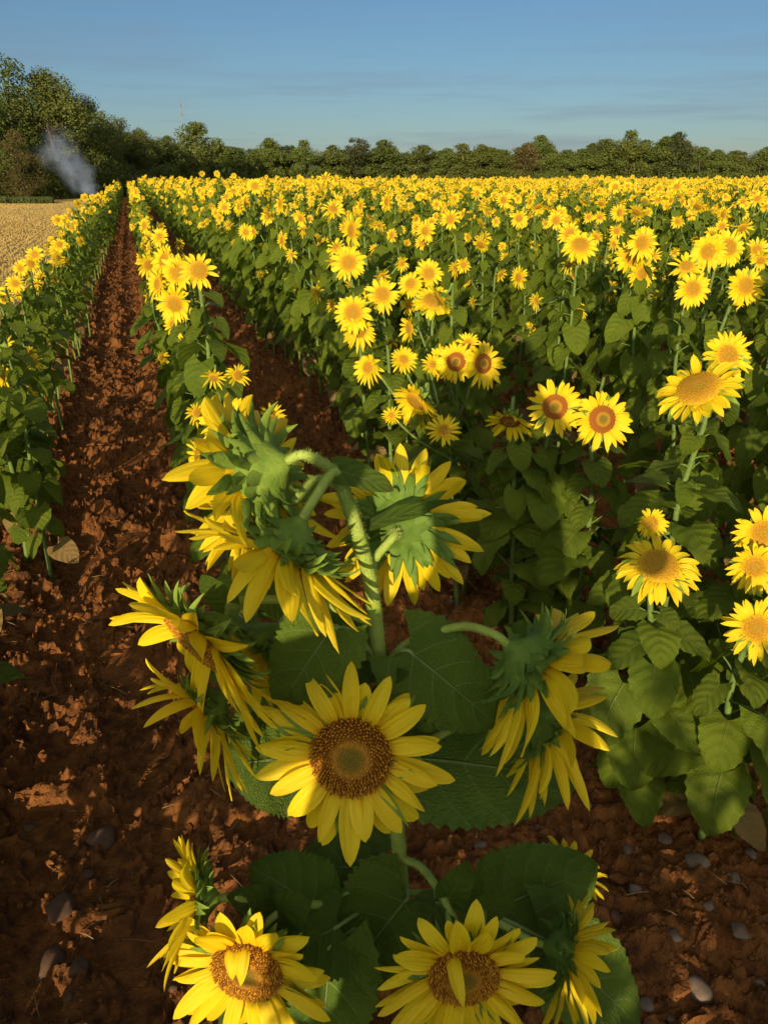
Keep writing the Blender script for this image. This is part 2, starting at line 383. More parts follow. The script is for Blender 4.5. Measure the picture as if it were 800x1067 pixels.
def clods():
    rng = np.random.default_rng(5); mb = MB()
    protos = [lump(rng, 1, .75, 1) for _ in range(14)]
    def put(x, y, r):
        v, f = protos[rng.integers(14)]; a = rng.random()*6.28; c, s = math.cos(a), math.sin(a)
        v = v@np.array([[c, s, 0], [-s, c, 0], [0, 0, 1]])*r
        mb.add(v + [x, y, sz(x, y)+r*.1], f, None)
    for i in range(26000):
        y = -.3 + 5.5*rng.random()**1.6; x = rng.uniform(-1.3, 2.0); put(x, y, .003+.010*rng.random()**3)
    for i in range(1100):
        y = .2 + 7*rng.random()**1.5; x = rng.uniform(-1.0, 1.7); put(x, y, .009+.024*rng.random()**3)
    tag(mb.build('soil_clods', M_CLOD, smooth=False), 'loose crumbs and clods of red soil lying on the ground between rows', 'soil clods', kind='stuff')
    mb = MB()
    for i in range(480):                                     # bits of straw and dry stalk
        y = .3 + 4*rng.random()**1.4; x = rng.uniform(-1.1, 1.8); a = rng.random()*3.14; L = rng.uniform(.02, .09)
        z = sz(x, y)+.012; d = np.array([math.cos(a), math.sin(a), rng.uniform(-.1, .15)])*L/2
        tube(mb, [np.array([x, y, z])-d, np.array([x, y, z+.003]), np.array([x, y, z])+d], rng.uniform(.0008, .002), seg=4)
    tag(mb.build('straw_litter', M_DRY), 'scattered dry straw and stalk bits on the red soil', 'plant litter', kind='stuff')
clods()
def ground_at(px, py):
    x, y = (px-400)/FPX, (533.5-py)/FPX
    fw = math.cos(PITCH) + y*math.sin(PITCH); up = -math.sin(PITCH) + y*math.cos(PITCH)
    p = (RT*x + FW*fw)*(CAM_H/-up); return p[0], p[1]
STONES = [(722, 912, .030, 'smooth pale stone by itself below the leafy plant at lower right', 0),
          (729, 1034, .034, 'largest pale grey stone near the bottom right corner of the soil', 0),
          (766, 988, .022, 'small pale round stone above the big grey stone at bottom right', 0),
          (458, 852, .030, 'grey stone half hidden beside the petals of the front flower', 0),
          (470, 636, .026, 'small stone in shade between the back-turned flower and arching stalk', 1),
          (105, 868, .042, 'large flat brown rock on the left path beside the yellow petals', 1),
          (50, 994, .045, 'rounded brown rock with sunlit face near bottom left corner', 1),
          (62, 952, .042, 'dark brown clod rock just above the sunlit rounded rock', 1),
          (126, 1056, .016, 'small orange sunlit pebble at the bottom edge of the path', 1),
          (84, 1012, .022, 'small dark rock right beside the sunlit rounded rock', 1),
          (165, 905, .014, 'small pebble left of the sideways yellow flower at lower left', 1),
          (640, 960, .016, 'reddish pebble beside the sideways flower at lower right', 1)]
rng = np.random.default_rng(11)
def small_rocks():
    first = {}
    spots = [(q[0], q[1]) for q in (ground_at(a, b) for a, b in [(20, 760), (98, 800), (60, 690), (140, 830), (30, 860), (175, 760), (90, 905), (150, 970), (20, 1030), (110, 985), (180, 1030), (45, 915), (200, 870), (75, 1050), (130, 715)])]
    right = [(q[0], q[1]) for q in (ground_at(a, b) for a, b in [(655, 890), (690, 880), (640, 1010), (700, 985), (760, 930), (675, 1045), (790, 1030), (610, 850), (560, 860), (735, 960), (500, 880), (660, 930), (780, 900), (700, 1060)])]
    for side, pts, m, lab in (('l', spots, M_STONE_BROWN, 'small brown rock lying loose in the soil of the left path'), ('r', right, M_STONE, 'small brownish stone among the crumbs of the soil at lower right')):
        for i, (x, y) in enumerate(pts):
            v, f = lump(rng, rng.uniform(.010, .024), .6, 3); mb = MB(); mb.add(v, f)
            o = mb.build('rock', m); o.location = (x, y, sz(x, y)+.003); tag(o, lab, 'stone', 'small rocks on the left path' if side == 'l' else 'small stones at lower right')
small_rocks()
for px, py, r, lab, k in STONES:
    x, y = ground_at(px, py); v, f = lump(rng, r, .62, 3); mb = MB(); mb.add(v, f)
    o = mb.build('stone' if k == 0 else 'rock', M_STONE if k == 0 else M_STONE_BROWN); o.location = (x, y, sz(x, y)+r*.25); o.rotation_euler = (0, 0, rng.random()*6)
    tag(o, lab, 'stone')

# ----------------------------------------------------------------- sunflower pieces
def frame(n, ref=None):
    n = unit(n); r = np.array([0, 0, 1.]) if ref is None else ref
    x = np.cross(r, n)
    if np.linalg.norm(x) < .1: x = np.cross(np.array([1., 0, 0]), n)
    x = unit(x); return np.stack([x, np.cross(n, x), n], 1)      # columns
def blade(L, Wd, a0, curl, n, m, prof, cup=.15, twist=0., wav=0., ph=0.):
    """a petal or bract in its own frame: x outwards, y sideways, z to the front"""
    t = np.linspace(0, 1, n); ang = a0 + curl*t
    dx = np.cos(ang)*L/(n-1); dz = np.sin(ang)*L/(n-1)
    x = np.concatenate([[0], np.cumsum((dx[:-1]+dx[1:])/2)]); z = np.concatenate([[0], np.cumsum((dz[:-1]+dz[1:])/2)])
    s = np.linspace(-1, 1, m); w = prof(t)*Wd/2
    TT, SS = np.meshgrid(t, s, indexing='ij')
    ang2, ww = ang[:, None], w[:, None]
    lift = cup*ww*(SS**2) + wav*Wd*np.sin(TT*7+ph)*SS
    tw = twist*TT
    yy = SS*ww*np.cos(tw); lz = SS*ww*np.sin(tw) + lift
    return np.stack([x[:, None] - np.sin(ang2)*lz, yy, z[:, None] + np.cos(ang2)*lz], -1).reshape(-1, 3), TT.ravel(), SS.ravel()
def prof_petal(t):
    return np.clip(1.32*(t+.10)**.55*np.clip(1-t, 0, 1)**.62*1.28, .03, 1)
def prof_bract(t): return np.clip((1-t)**.9*(1+.9*t), .02, 1.2)
def around(mb, B, c, V, TT, SS, phi, R, zoff, glocal, sag, L, n, m, rnd, mat=0):
    cp, sn = math.cos(phi), math.sin(phi)
    X = np.stack([(V[:, 0]+R)*cp - V[:, 1]*sn, (V[:, 0]+R)*sn + V[:, 1]*cp, V[:, 2]+zoff], -1)
    X = X + glocal*(sag*L*TT**2)[:, None]
    mb.add(c + X@B.T, gridf(n, m), np.stack([TT, SS, np.full(len(TT), rnd)], -1), mat)
# detail: (petals, n, m, bracts, bn, disc rings, disc seg, back seg)
LOD = {'hero': (21, 13, 5, 64, 9, 12, 30, 24), 'fine': (22, 7, 3, 24, 5, 7, 18, 12), 'field': (21, 5, 3, 12, 3, 4, 12, 8), 'far': (14, 3, 3, 4, 3, 3, 7, 6)}
def head(G, Pm, D, c, n, R, L, rng, lod, open_=.25, sag=.25, dome=.25, Wd=None, skip=None, fold=0):
    NP, pn, pm, NB, bn, dr, dseg, bs = LOD[lod]
    B = frame(n); c = np.asarray(c, float); gl = B.T@np.array([0, 0, -1.])
    gl = gl - np.array([0, 0, gl[2]])*.35
    Wd = Wd or 2*math.pi*R*.95/NP*(2.15 if lod == 'hero' else 1.75)
    layers = 2 if lod in ('hero', 'fine') else 1
    for ly in range(layers):
        for k in range(NP if ly == 0 else int(NP*.6)):
            phi = 2*math.pi*(k+.5*ly)/(NP if ly == 0 else int(NP*.6)) + rng.uniform(-.13, .13)
            if skip and rng.random() < skip: continue
            l = L*rng.uniform(.80, 1.1)*(1 if ly == 0 else .88)
            V, TT, SS = blade(l, Wd*rng.uniform(.82, 1.2), open_+rng.uniform(-.2, .25)+.15*ly, rng.uniform(-.75, .35), pn, pm, prof_petal, rng.uniform(.1, .6), rng.uniform(-.5, .5), rng.uniform(0, .05), rng.random()*6)
            around(Pm, B, c, V, TT, SS, phi, R*.93, -.003*ly, gl, sag*rng.uniform(.5, 1.4), l, pn, pm, rng.random())
    for k in range(fold):                                    # a few petals curled in over the rim of the disc
        phi = math.pi/2 + .25 + (k-(fold-1)/2)*.75 + rng.uniform(-.2, .2)
        l = L*rng.uniform(.42, .72)
        V, TT, SS = blade(l, Wd*rng.uniform(.8, 1.05), 1.55, rng.uniform(1.0, 1.9), pn, pm, prof_petal, .6, rng.uniform(-.7, .7), .05, rng.random()*6)
        around(Pm, B, c, V, TT, SS, phi, R*.97, .002, gl, .10, l, pn, pm, rng.random())
    # bracts behind the petals
    for k in range(NB):
        phi = 2*math.pi*k*.618034 + rng.uniform(-.2, .2); q = (k+.5)/NB
        l = R*rng.uniform(.6, 1.15)*(1.2-.35*q)
        br, bz = np.interp(q, [0, .3, .65, 1], [1.01, .99, .84, .44]), np.interp(q, [0, .3, .65, 1], [-.05, -.14, -.36, -.66])
        V, TT, SS = blade(l, R*(.48 if NB < 40 else .36)*rng.uniform(.75, 1.15), .0+.50*q+rng.uniform(-.35, .35), -rng.uniform(-.2, 1.3), bn, 3, prof_bract, .55, rng.uniform(-.6, .6), .05, rng.random()*6)
        around(G, B, c, V, TT, SS, phi, R*(br-.02), R*bz, gl, .05, l, bn, 3, rng.random())
    prof = np.array([(1.0, .0), (.99, -.14), (.86, -.34), (.60, -.55), (.34, -.74), (.15, -.95)])*R
    th = np.arange(bs)*2*math.pi/bs
    V = np.concatenate([np.stack([r*np.cos(th), r*np.sin(th), np.full(bs, z)], -1) for r, z in prof])
    G.add(c+V@B.T, gridf(len(prof), bs, True), np.tile([.5, .5, .3], (len(V), 1)))
    # disc
    rr = np.linspace(1, .0, dr+1); th = np.arange(dseg)*2*math.pi/dseg
    zf = lambda q: dome*R*(1-q**2) - .30*dome*R*np.exp(-(q/.42)**2)
    V = np.concatenate([np.stack([R*r*np.cos(th), R*r*np.sin(th), np.full(dseg, zf(r))+.001], -1) for r in np.maximum(rr, .02)])
    t = np.stack([np.repeat(np.maximum(rr, .02), dseg), np.zeros(len(V)), np.zeros(len(V))], -1)
    D.add(c+V@B.T, gridf(dr+1, dseg, True), t)
    if lod == 'hero':                                        # single florets in their spiral
        NF = 620; th6 = np.arange(5)*2*math.pi/5
        for i in range(NF):
            q = math.sqrt((i+.5)/NF); a = i*2.399963
            if q > 1: break
            hgt = R*(.035 + .22*max(0, q-.42) + (.05*rng.random() if q > .5 else 0)); rb = R*.030*(.75+.4*q)
            p0 = np.array([R*q*math.cos(a), R*q*math.sin(a), zf(q)]); ax = unit([math.cos(a)*q*.35+rng.normal()*.12, math.sin(a)*q*.35+rng.normal()*.12, 1])
            e1 = unit(np.cross(ax, [0, 1, .1])); e2 = np.cross(ax, e1)
            ring = np.cos(th6)[:, None]*e1 + np.sin(th6)[:, None]*e2
            top = p0+ax*hgt
            V = np.concatenate([p0+ring*rb, top+ring*rb*.75, [top+ax*hgt*.15]])
            fs = [gridf(2, 5, True), np.array([[5+j, 5+(j+1) % 5, 10] for j in range(5)])]
            tip = (1. if rng.random() < .62 else .25) if q > .45 else .25
            D.add(c+V@B.T, fs, np.array([[q, 0, 0]]*5+[[q, tip*.8, 0]]*5+[[q, tip, 0]]))
    return c - unit(n)*R*.92
def leaf(mb, A, d, nrm, L, Wd, rng, n=6, m=5, droop=.8, fold=.25, serr=0., wav=.05, rnd=None, mat=0):
    """heart-shaped leaf: A petiole end, d direction of the midrib, nrm its upper side"""
    d = unit(d); nrm = unit(np.asarray(nrm)-d*np.dot(nrm, d)); side = np.cross(nrm, d)
    t = np.linspace(0, 1, n); ang = -droop*(t**1.2)+.12
    x = np.concatenate([[0], np.cumsum(np.cos(ang)[1:])])*L/(n-1); z = np.concatenate([[0], np.cumsum(np.sin(ang)[1:])])*L/(n-1)
    w = Wd/2*np.clip((.60+.40*np.sin(np.minimum(t/.24, 1)*1.5708))*np.clip(1-t, 0, 1)**.78*(1+1.1*t)*.97, .012, None)
    s = np.linspace(-1, 1, m); TT, SS = np.meshgrid(t, s, indexing='ij'); WW = np.repeat(w[:, None], m, 1)
    edge = np.where(np.abs(SS) > .99, 1+serr*np.where(np.arange(n)[:, None] % 2 == 0, 1, -1)*rng.uniform(.4, 1.2, (n, 1)), 1)
    lat = SS*WW*edge
    back = -.24*L*(np.abs(SS)**1.6)*(1-TT)**3                # lobes run back past the petiole
    ph = rng.random()*6
    up = fold*np.abs(lat)*(1-.5*np.abs(SS)) + wav*L*np.sin(TT*9+ph)*np.abs(SS)**2*np.sign(SS) + wav*.6*L*np.sin(TT*17+ph*2)*np.abs(SS)**3
    a = ang[:, None]; xx = x[:, None]+back*np.cos(a)-up*np.sin(a); zz = z[:, None]+back*np.sin(a)+up*np.cos(a)
    V = A + xx[..., None]*d + lat[..., None]*side + zz[..., None]*nrm
    mb.add(V, gridf(n, m), np.stack([TT, SS, np.full_like(TT, rng.random()*.75 if rnd is None else rnd)], -1), mat)

# ----------------------------------------------------------------- the sunflower at the front
def hero_plant():
    rng = np.random.default_rng(3)
    base = RT*.07 + FW*.80; base[2] = sz(base[0], base[1])
    root = thing('sunflower_plant', 'tall branching sunflower plant in front with large nodding heads, standing on bare red soil', 'sunflower', tuple(base))
    O = base
    def st(mb): mb.v = [v-O for v in mb.v]; return mb
    stem = MB()
    main = spline([base-[0, 0, .03], base*.7+P(420, 960, .795)*.3, P(419, 930, .795), P(408, 800, .79), P(397, 710, .785), P(388, 620, .778), P(374, 560, .77), P(361, 520, .765), P(352, 497, .76)], 7)
    rad = np.interp(np.linspace(0, 1, len(main)), [0, .35, .7, 1], [.0125, .0102, .0086, .0075])
    tube(stem, main, rad, seg=14); hairs(stem, main, rad, 5200, rng)
    def stalk(pts, r0, r1, n=900):
        s_ = spline(pts, 7); r = np.linspace(r0, r1, len(s_)); tube(stem, s_, r, seg=10, rnd=.4); hairs(stem, s_, r, n, rng, .003)
    # heads: px, py, f, facing (right, ahead, up), disc radius, petal length, open, sag, stalk points (px,py,f), look
    H = [
      (366, 788, .665, (-.06, -1, .30), .0465, .073, .05, .10, [(402, 760, .775)], None, 0, 0),
      (268, 492, .745, (-.86, .28, -.42), .044, .078, .10, .25, [(352, 500, .762), (344, 488, .757)], 'light', 0, 0),
      (296, 572, .700, (-.52, -.30, -.80), .041, .090, .25, .30, [(353, 503, .758), (347, 492, .748)], None, 0, 0),
      (418, 545, .850, (.20, .96, -.12), .040, .078, .10, .10, [(388, 622, .78), (388, 588, .79)], 'dark', 0, 0),
      (208, 668, .680, (-.60, -.66, -.42), .042, .092, .20, .30, [(389, 650, .78), (330, 628, .75)], None, .05, 0),
      (216, 738, .735, (-.74, -.42, -.52), .031, .078, .35, .40, [(398, 742, .785), (330, 722, .77)], None, .1, 0),
      (446, 752, .850, (.35, .75, .55), .030, .060, .45, .10, [(405, 790, .79), (425, 780, .825)], None, 0, 0),
      (553, 690, .740, (.80, -.10, -.62), .042, .085, .30, .32, [(397, 702, .785), (425, 670, .785), (478, 653, .78)], 'dark', .05, 0),
      (566, 752, .775, (.84, .02, -.52), .036, .080, .30, .30, [(408, 800, .79), (460, 765, .79)], 'dark', .1, 0),
      (258, 1010, .610, (-.14, -1, .10), .044, .078, .12, .22, [(416, 955, .79), (360, 943, .75), (305, 945, .70)], None, 0, 2),
      (206, 937, .660, (-.93, -.10, .10), .031, .068, .55, .16, [(330, 941, .73), (285, 948, .71)], 'light', .05, 0),
      (483, 1016, .600, (.02, -1, .08), .043, .080, .12, .22, [(419, 895, .79), (440, 905, .76), (464, 940, .69)], 'dark', 0, 1),
      (588, 992, .690, (.88, -.16, -.24), .034, .072, .45, .26, [(468, 948, .69), (515, 960, .70)], 'dark', .1, 0),
      (592, 910, .860, (.55, .75, .25), .026, .045, .5, .1, [(420, 930, .795), (500, 935, .83)], None, 0, 0),
      (275, 672, .800, (-.55, -.25, -.60), .036, .080, .40, .25, [(393, 690, .785), (350, 655, .79), (310, 648, .80)], None, 0, 0),
      (277, 520, .800, (-.55, .5, -.2), .034, .070, .3, .2, [(353, 505, .765), (330, 500, .79)], 'light', 0, 0),
    ]
    for px, py, f, nf, R, L, op, sag, pts, look, skip, fold in H:
        G, Pm, D = MB(), MB(), MB(); n = RFU(*nf); c = P(px, py, f)
        end = head(G, Pm, D, c, n, R, L, rng, 'hero', op, sag, .30, skip=skip, fold=fold)
        stalk([P(*q) for q in pts] + [end-n*.022, end+n*.006], 0.0056, .0052)
        go = st(G).build('flower_head', M_BRACT_DARK if look == 'dark' else M_BRACT, root)
        st(Pm).build('petals', M_PETAL, go); st(D).build('disc', M_DISC, go)
    # leaves: base px,py,f ; tip px,py,f ; width (m) ; upper side (r,f,u) ; droop
    LV = [((300, 790, .80), (236, 800, .77), .16, (0, -.55, .8), .3, (404, 770, .785)),
          ((345, 655, .72), (296, 728, .71), .105, (.0, -.85, .45), .5, (392, 690, .785)),
          ((425, 678, .76), (508, 752, .745), .125, (.1, -.7, .7), .35, (399, 715, .785)),
          ((437, 790, .80), (590, 815, .80), .175, (.05, -.6, .8), .35, (406, 790, .79)),
          ((392, 712, .755), (428, 700, .735), .026, (0, -.7, .7), .2, None),
          ((353, 490, .755), (406, 513, .745), .038, (.1, -.55, .8), .3, None),
          ((384, 547, .80), (478, 527, .80), .022, (.0, -.5, .85), .2, None),
          ((330, 945, .72), (262, 905, .74), .12, (.0, -.4, .9), .3, (412, 930, .79)),
          ((395, 905, .82), (310, 905, .80), .14, (.0, -.5, .85), .3, (415, 900, .79)),
          ((425, 935, .74), (365, 1010, .70), .17, (.0, -.65, .75), .45, (418, 935, .79)),
          ((520, 945, .80), (615, 903, .84), .155, (.1, -.6, .8), .25, (424, 940, .79)),
          ((560, 975, .75), (650, 1060, .74), .16, (.15, -.6, .8), .4, (440, 940, .78)),
          ((352, 965, .70), (290, 1000, .68), .12, (-.1, -.5, .85), .45, (412, 950, .79)),
          ((345, 985, .68), (340, 1090, .65), .15, (-.1, -.6, .8), .4, (414, 960, .79)),
          ((468, 935, .68), (492, 892, .66), .045, (-.3, -.85, .3), .2, None),
          ((480, 955, .67), (535, 940, .665), .05, (0, -.5, .85), .3, None),
          ((285, 950, .70), (232, 935, .66), .058, (.0, -.5, .85), .3, None),
          ((290, 955, .685), (330, 935, .66), .055, (.1, -.6, .8), .3, None),
          ((290, 965, .67), (318, 985, .64), .045, (.2, -.7, .6), .5, None),
          ((455, 945, .68), (425, 985, .64), .06, (-.1, -.7, .6), .5, None),
          ((236, 628, .70), (212, 598, .70), .035, (-.3, -.7, .5), .3, None),
          ((540, 660, .75), (545, 645, .745), .02, (-.3, -.7, .5), .2, None),
          ((265, 800, .86), (330, 700, .84), .15, (0, -.5, .8), .3, None),
          ((480, 985, .72), (440, 1065, .70), .14, (0, -.6, .8), .4, None),
          ((340, 660, .80), (395, 700, .82), .10, (.0, -.6, .7), .5, None),
          ((330, 1010, .75), (240, 1080, .74), .16, (0, -.5, .8), .5, None)]
    for i, (a, b, w, nh, dr, att) in enumerate(LV):
        mb = MB(); A, Bp = P(*a), P(*b); L = np.linalg.norm(Bp-A)*1.06
        big = w > .08
        d = unit(Bp-A); nr = RFU(*nh); nr = unit(nr-d*np.dot(nr, d)); d = unit(d*math.cos(dr*.45)+nr*math.sin(dr*.45))
        leaf(mb, A, d, nr, L, w, rng, 33 if big else 17, 9 if big else 7, dr, .10 if big else .22, .05 if big else .015, .026, rnd=rng.random()*.5)
        if att is not None:
            q = P(*att); mid = (q+A)/2 + np.array([0, 0, .02])
            s_ = spline([q, mid, A, A+d*L*.06], 6); tube(mb, s_, .0036, .0022, 7, mat=1); hairs(mb, s_, np.linspace(.0036, .0022, len(s_)), 250, rng, .0022, 1)
        st(mb).build('leaf', [M_LEAF, M_STEM], root)
    # the small pale bud under the top flower
    mb = MB(); c = P(378, 735, .75); head(mb, MB(), MB(), c, RFU(-.1, -.5, .9), .012, .01, rng, 'fine')
    v, f = lump(rng, .012, 1.2, 2); mb.add(v+c, f, np.tile([.5, .5, .8], (len(v), 1)))
    st(mb).build('bud', M_STEM_PALE, root)
    st(stem).build('stem', M_STEM_HERO, root)
    return root
hero_plant()

# ----------------------------------------------------------------- field sunflowers
def plant_geo(rng, lod, heads, stem_top, H, leaves=18, lsize=(.12, .22), zlo=.16, dnr=(-1.5, -.1)):
    """pieces of one plant around its base at the origin. heads: list of (centre, facing, R, L, open, sag, start fraction of stem)"""
    stem, lv, hs = MB(), MB(), []
    far = lod == 'far'
    k = 2 if far else 4
    top = np.asarray(stem_top)
    p0 = np.array([0, 0, -.04]); p1 = top*np.array([.25, .25, .4])+np.append(rng.normal(size=2)*.015, 0); p2 = top*np.array([.65, .65, .75])+np.append(rng.normal(size=2)*.015, 0)
    main = spline([p0, p1, p2, top], k); seg = 4 if far else 7
    tube(stem, main, .0125, .0075, seg, cap=not far)
    at = lambda q: np.array([np.interp(q*(len(main)-1), np.arange(len(main)), main[:, j]) for j in range(3)])
    for c, n, R, L, op, sag, q in heads:
        G, Pm, D = MB(), MB(), MB()
        end = head(G, Pm, D, c, n, R, L, rng, lod, op, sag, .28 if lod != 'far' else .2, skip=0 if lod == 'fine' else float(rng.choice([0, .05, .15, .3])), Wd=None if not far else .034*L/.06)
        a = at(q) if q < 1 else top
        nb = unit(n)
        mid = end - nb*.04 + np.array([0, 0, .02]) if q >= 1 else (a*.45+end*.55) + np.array([0, 0, -.02])
        pts = [a, mid, end-nb*.02, end+nb*.008] if not far else [a, end-nb*.03, end]
        tube(stem, spline(pts, k), .0072 if q >= 1 else .0055, .005, seg, cap=False, rnd=.5)
        hs.append((G, Pm, D))
    n, m = {'fine': (17, 9), 'field': (6, 5), 'far': (4, 3)}[lod]
    for i in range(leaves):
        q = zlo + (.96-zlo)*(i+.3*rng.random())/leaves; a = i*2.4+rng.uniform(-.4, .4); p = at(q)
        ln = rng.uniform(*lsize)*(1-.50*max(0, (q-.55)/.35))*(1 if q > .3 else .85)
        el = rng.uniform(.2, .75); pd = np.array([math.cos(a)*math.cos(el), math.sin(a)*math.cos(el), math.sin(el)])
        pl = ln*rng.uniform(.35, .65); A = p+pd*pl
        if not far: tube(lv, spline([p, p+pd*pl*.5+[0, 0, .004], A], 2), .0035, .0025, 4, 1, cap=False)
        dn = rng.uniform(*dnr); d = np.array([math.cos(a), math.sin(a), dn]); nr = np.array([-math.cos(a)*dn*-1, -math.sin(a)*dn*-1, 1])
        nr = unit(np.array([-math.cos(a)*dn*.9, -math.sin(a)*dn*.9, 1])+rng.normal(size=3)*.25)
        leaf(lv, A, d, nr, ln, ln*rng.uniform(.78, .98), rng, n, m, rng.uniform(.4, 1.1), .2, (.045 if lod == 'fine' else 0), .035, mat=2 if (i < 4 and rng.random() < .4 and not far) else 0)
    return stem, lv, hs
def make_plant(geo, label, loc, group=None, disc=M_DISC2, leafm=M_LEAF_F, rz=0.):
    stem, lv, hs = geo
    root = thing('sunflower_plant', label, 'sunflower', loc, group); root.rotation_euler = (0, 0, rz)
    stem.build('stem', M_STEM_FIELD, root); lv.build('leaves', [leafm, M_STEM_FIELD, M_WITHER], root)
    for G, Pm, D in hs:
        g = G.build('flower_head', M_BRACT, root); Pm.build('petals', M_PETAL, g); D.build('disc', disc, g)
    return root
# plants near enough to be told apart: label, [(px, py, f, facing, disc radius, petal length, open, sag)], leaves, dark disc
NEAR = [
 ('young sunflower plant right behind the front plant, golden head above its green buds', [(237, 441, 2.15, (-.05, -.8, .55), .040, .058, .15, .1), (283, 434, 2.3, (.5, -.5, .5), .016, .04, .5, .1), (206, 476, 2.2, (-.7, -.4, .2), .026, .045, .4, .3)], 12, 0),
 ('sunflower with a tight bunch of crowded yellow heads, beside the bare soil path', [(185, 284, 3.4, (-.15, -.9, .3), .040, .052, .3, .15), (172, 272, 3.45, (-.5, -.7, .3), .038, .05, .3, .2), (182, 316, 3.35, (-.1, -.9, -.1), .040, .055, .2, .2), (203, 278, 3.4, (.4, .2, .6), .036, .048, .3, .1), (165, 296, 3.4, (-.6, -.7, .2), .03, .05, .3, .2)], 13, 0),
 ('sunflower with a dark centred head, left one of two side by side above shaded leaves', [(578, 424, 2.35, (-.12, -.95, .25), .042, .060, .1, .1), ], 25, 1),
 ('sunflower with a dark centred round head overlapping its twin from the right', [(627, 437, 2.3, (.10, -.95, .30), .046, .062, .1, .1)], 25, 1),
 ('sunflower with a bowed brownish head, left of the two dark centred twins', [(531, 439, 2.35, (-.2, -.7, -.6), .035, .05, .3, .35)], 24, 1),
 ('tall sunflower with the largest flat golden head, tilted up, at the right', [(727, 405, 2.0, (-.50, -.38, .78), .062, .062, .0, .05)], 17, 0),
 ('sunflower with a small round head just behind the largest tilted head', [(757, 371, 2.25, (.05, -.9, .35), .036, .052, .15, .1)], 16, 0),
 ('sunflower with two small brown centred heads close together, one turned right', [(475, 377, 2.9, (-.2, -.95, .2), .038, .05, .1, .1), (503, 379, 2.85, (.45, -.85, .2), .040, .06, .15, .15), (461, 376, 3.0, (-.6, -.6, .1), .03, .05, .2, .2)], 17, 1),
 ('sunflower whose heads hang from a hooked pale stalk, left of the twin brown heads', [(433, 418, 2.7, (-.45, -.55, -.35), .042, .075, .2, .35), (462, 449, 2.6, (.0, -.5, .6), .026, .048, .3, .1), (420, 375, 2.9, (.1, -.8, .5), .022, .042, .4, .1), (384, 383, 2.9, (-.4, -.7, .2), .028, .045, .4, .3), (408, 433, 2.7, (-.2, -.8, .5), .013, .03, .5, .1), (450, 380, 2.95, (.2, -.8, .3), .018, .035, .4, .1)], 18, 0),
 ('sunflower with one wide nodding head low among bright leaves at the right', [(686, 590, 1.62, (-.10, -.45, .75), .050, .060, -.05, .35), (678, 545, 1.75, (.1, -.8, .5), .020, .03, .4, .2)], 16, 0),
 ('sunflower cut by the right edge of the picture, its round head below two others', [(788, 655, 1.50, (-.35, -.85, .35), .034, .052, .12, .1)], 16, 0),
 ('sunflower at the right edge with two heads one above the other', [(795, 556, 1.75, (-.2, -.8, .35), .036, .05, .2, .15), (786, 590, 1.7, (-.25, -.9, .1), .032, .045, .25, .2)], 15, 0),
 ('sunflower with one bright round head on a straight stalk, nearest the right edge', [(776, 298, 3.3, (.05, -.95, .3), .040, .055, .1, .1)], 16, 0),
 ('sunflower with one bright round head just left of the similar edge flower', [(721, 301, 3.3, (-.05, -.95, .3), .036, .05, .1, .1)], 16, 0),
 ('sunflower with a golden head turned up, wide and flat, above the hooked stalk', [(452, 314, 3.6, (.0, -.55, .8), .058, .055, .0, .1), (446, 285, 3.8, (.0, -.95, .3), .034, .048, .1, .1), (428, 296, 3.7, (-.3, -.8, .4), .03, .04, .3, .2)], 17, 0),
 ('sunflower with a single full round head on a stalk, standing over the second furrow', [(363, 274, 4.1, (-.05, -.95, .3), .045, .06, .1, .1)], 16, 0),
 ('sunflower with overlapping yellow heads in a loose bunch by the second furrow', [(398, 307, 3.7, (.0, -.9, .4), .040, .055, .15, .15), (368, 326, 3.5, (-.2, -.9, .2), .045, .055, .2, .2), (374, 345, 3.5, (.0, -.8, -.2), .035, .055, .2, .3)], 17, 0),
 ('sunflower with a large double head catching light, near the right edge of field', [(758, 258, 4.2, (.1, -.9, .35), .050, .06, .1, .1), (738, 262, 4.2, (-.4, -.8, .2), .045, .06, .2, .2)], 16, 0),
 ('sunflower with two heads on one stalk, one over the other, by the right half', [(658, 268, 4.2, (-.05, -.95, .3), .046, .058, .1, .1), (668, 285, 4.1, (.2, -.9, .1), .035, .055, .2, .2)], 16, 0),
 ('sunflower with one broad head bowed forward, left of the double stalk flower', [(604, 256, 4.3, (-.1, -.75, .6), .052, .055, .05, .15)], 16, 0),
]
taken = []
for i, (lab, hd, nl, dark) in enumerate(NEAR):
    rng = np.random.default_rng(100+i)
    pos = [P(*h[:3]) for h in hd]
    n0 = RFU(*hd[0][3])
    b = pos[0] - np.append(n0[:2], 0)*.10; b = b + np.append(rng.normal(size=2)*.02, 0)
    rowx = ROW0 + ROWS*round((b[0]-ROW0)/ROWS); b[0] = b[0]*.65 + rowx*.35 if abs(b[0]-rowx) < .4 else b[0]
    b[2] = sz(b[0], b[1]) if b[0] < 4 else 0.
    heads = []
    for j, (h, p) in enumerate(zip(hd, pos)):
        heads.append((p-b, RFU(*h[3]), h[4], h[5], h[6], h[7], 1 if j == 0 else rng.uniform(.62, .8)))
    end = heads[0][0]-heads[0][1]*heads[0][2]*.92
    top = end - heads[0][1]*.05 + np.array([0, 0, -.03])
    H = top[2]
    make_plant(plant_geo(rng, 'fine', heads, top, H, nl+9, (.11, .205), .10, (-1.3, .1)), lab, tuple(b), None, M_DISC if dark else M_DISC2)
    taken.append((b[0], b[1]))

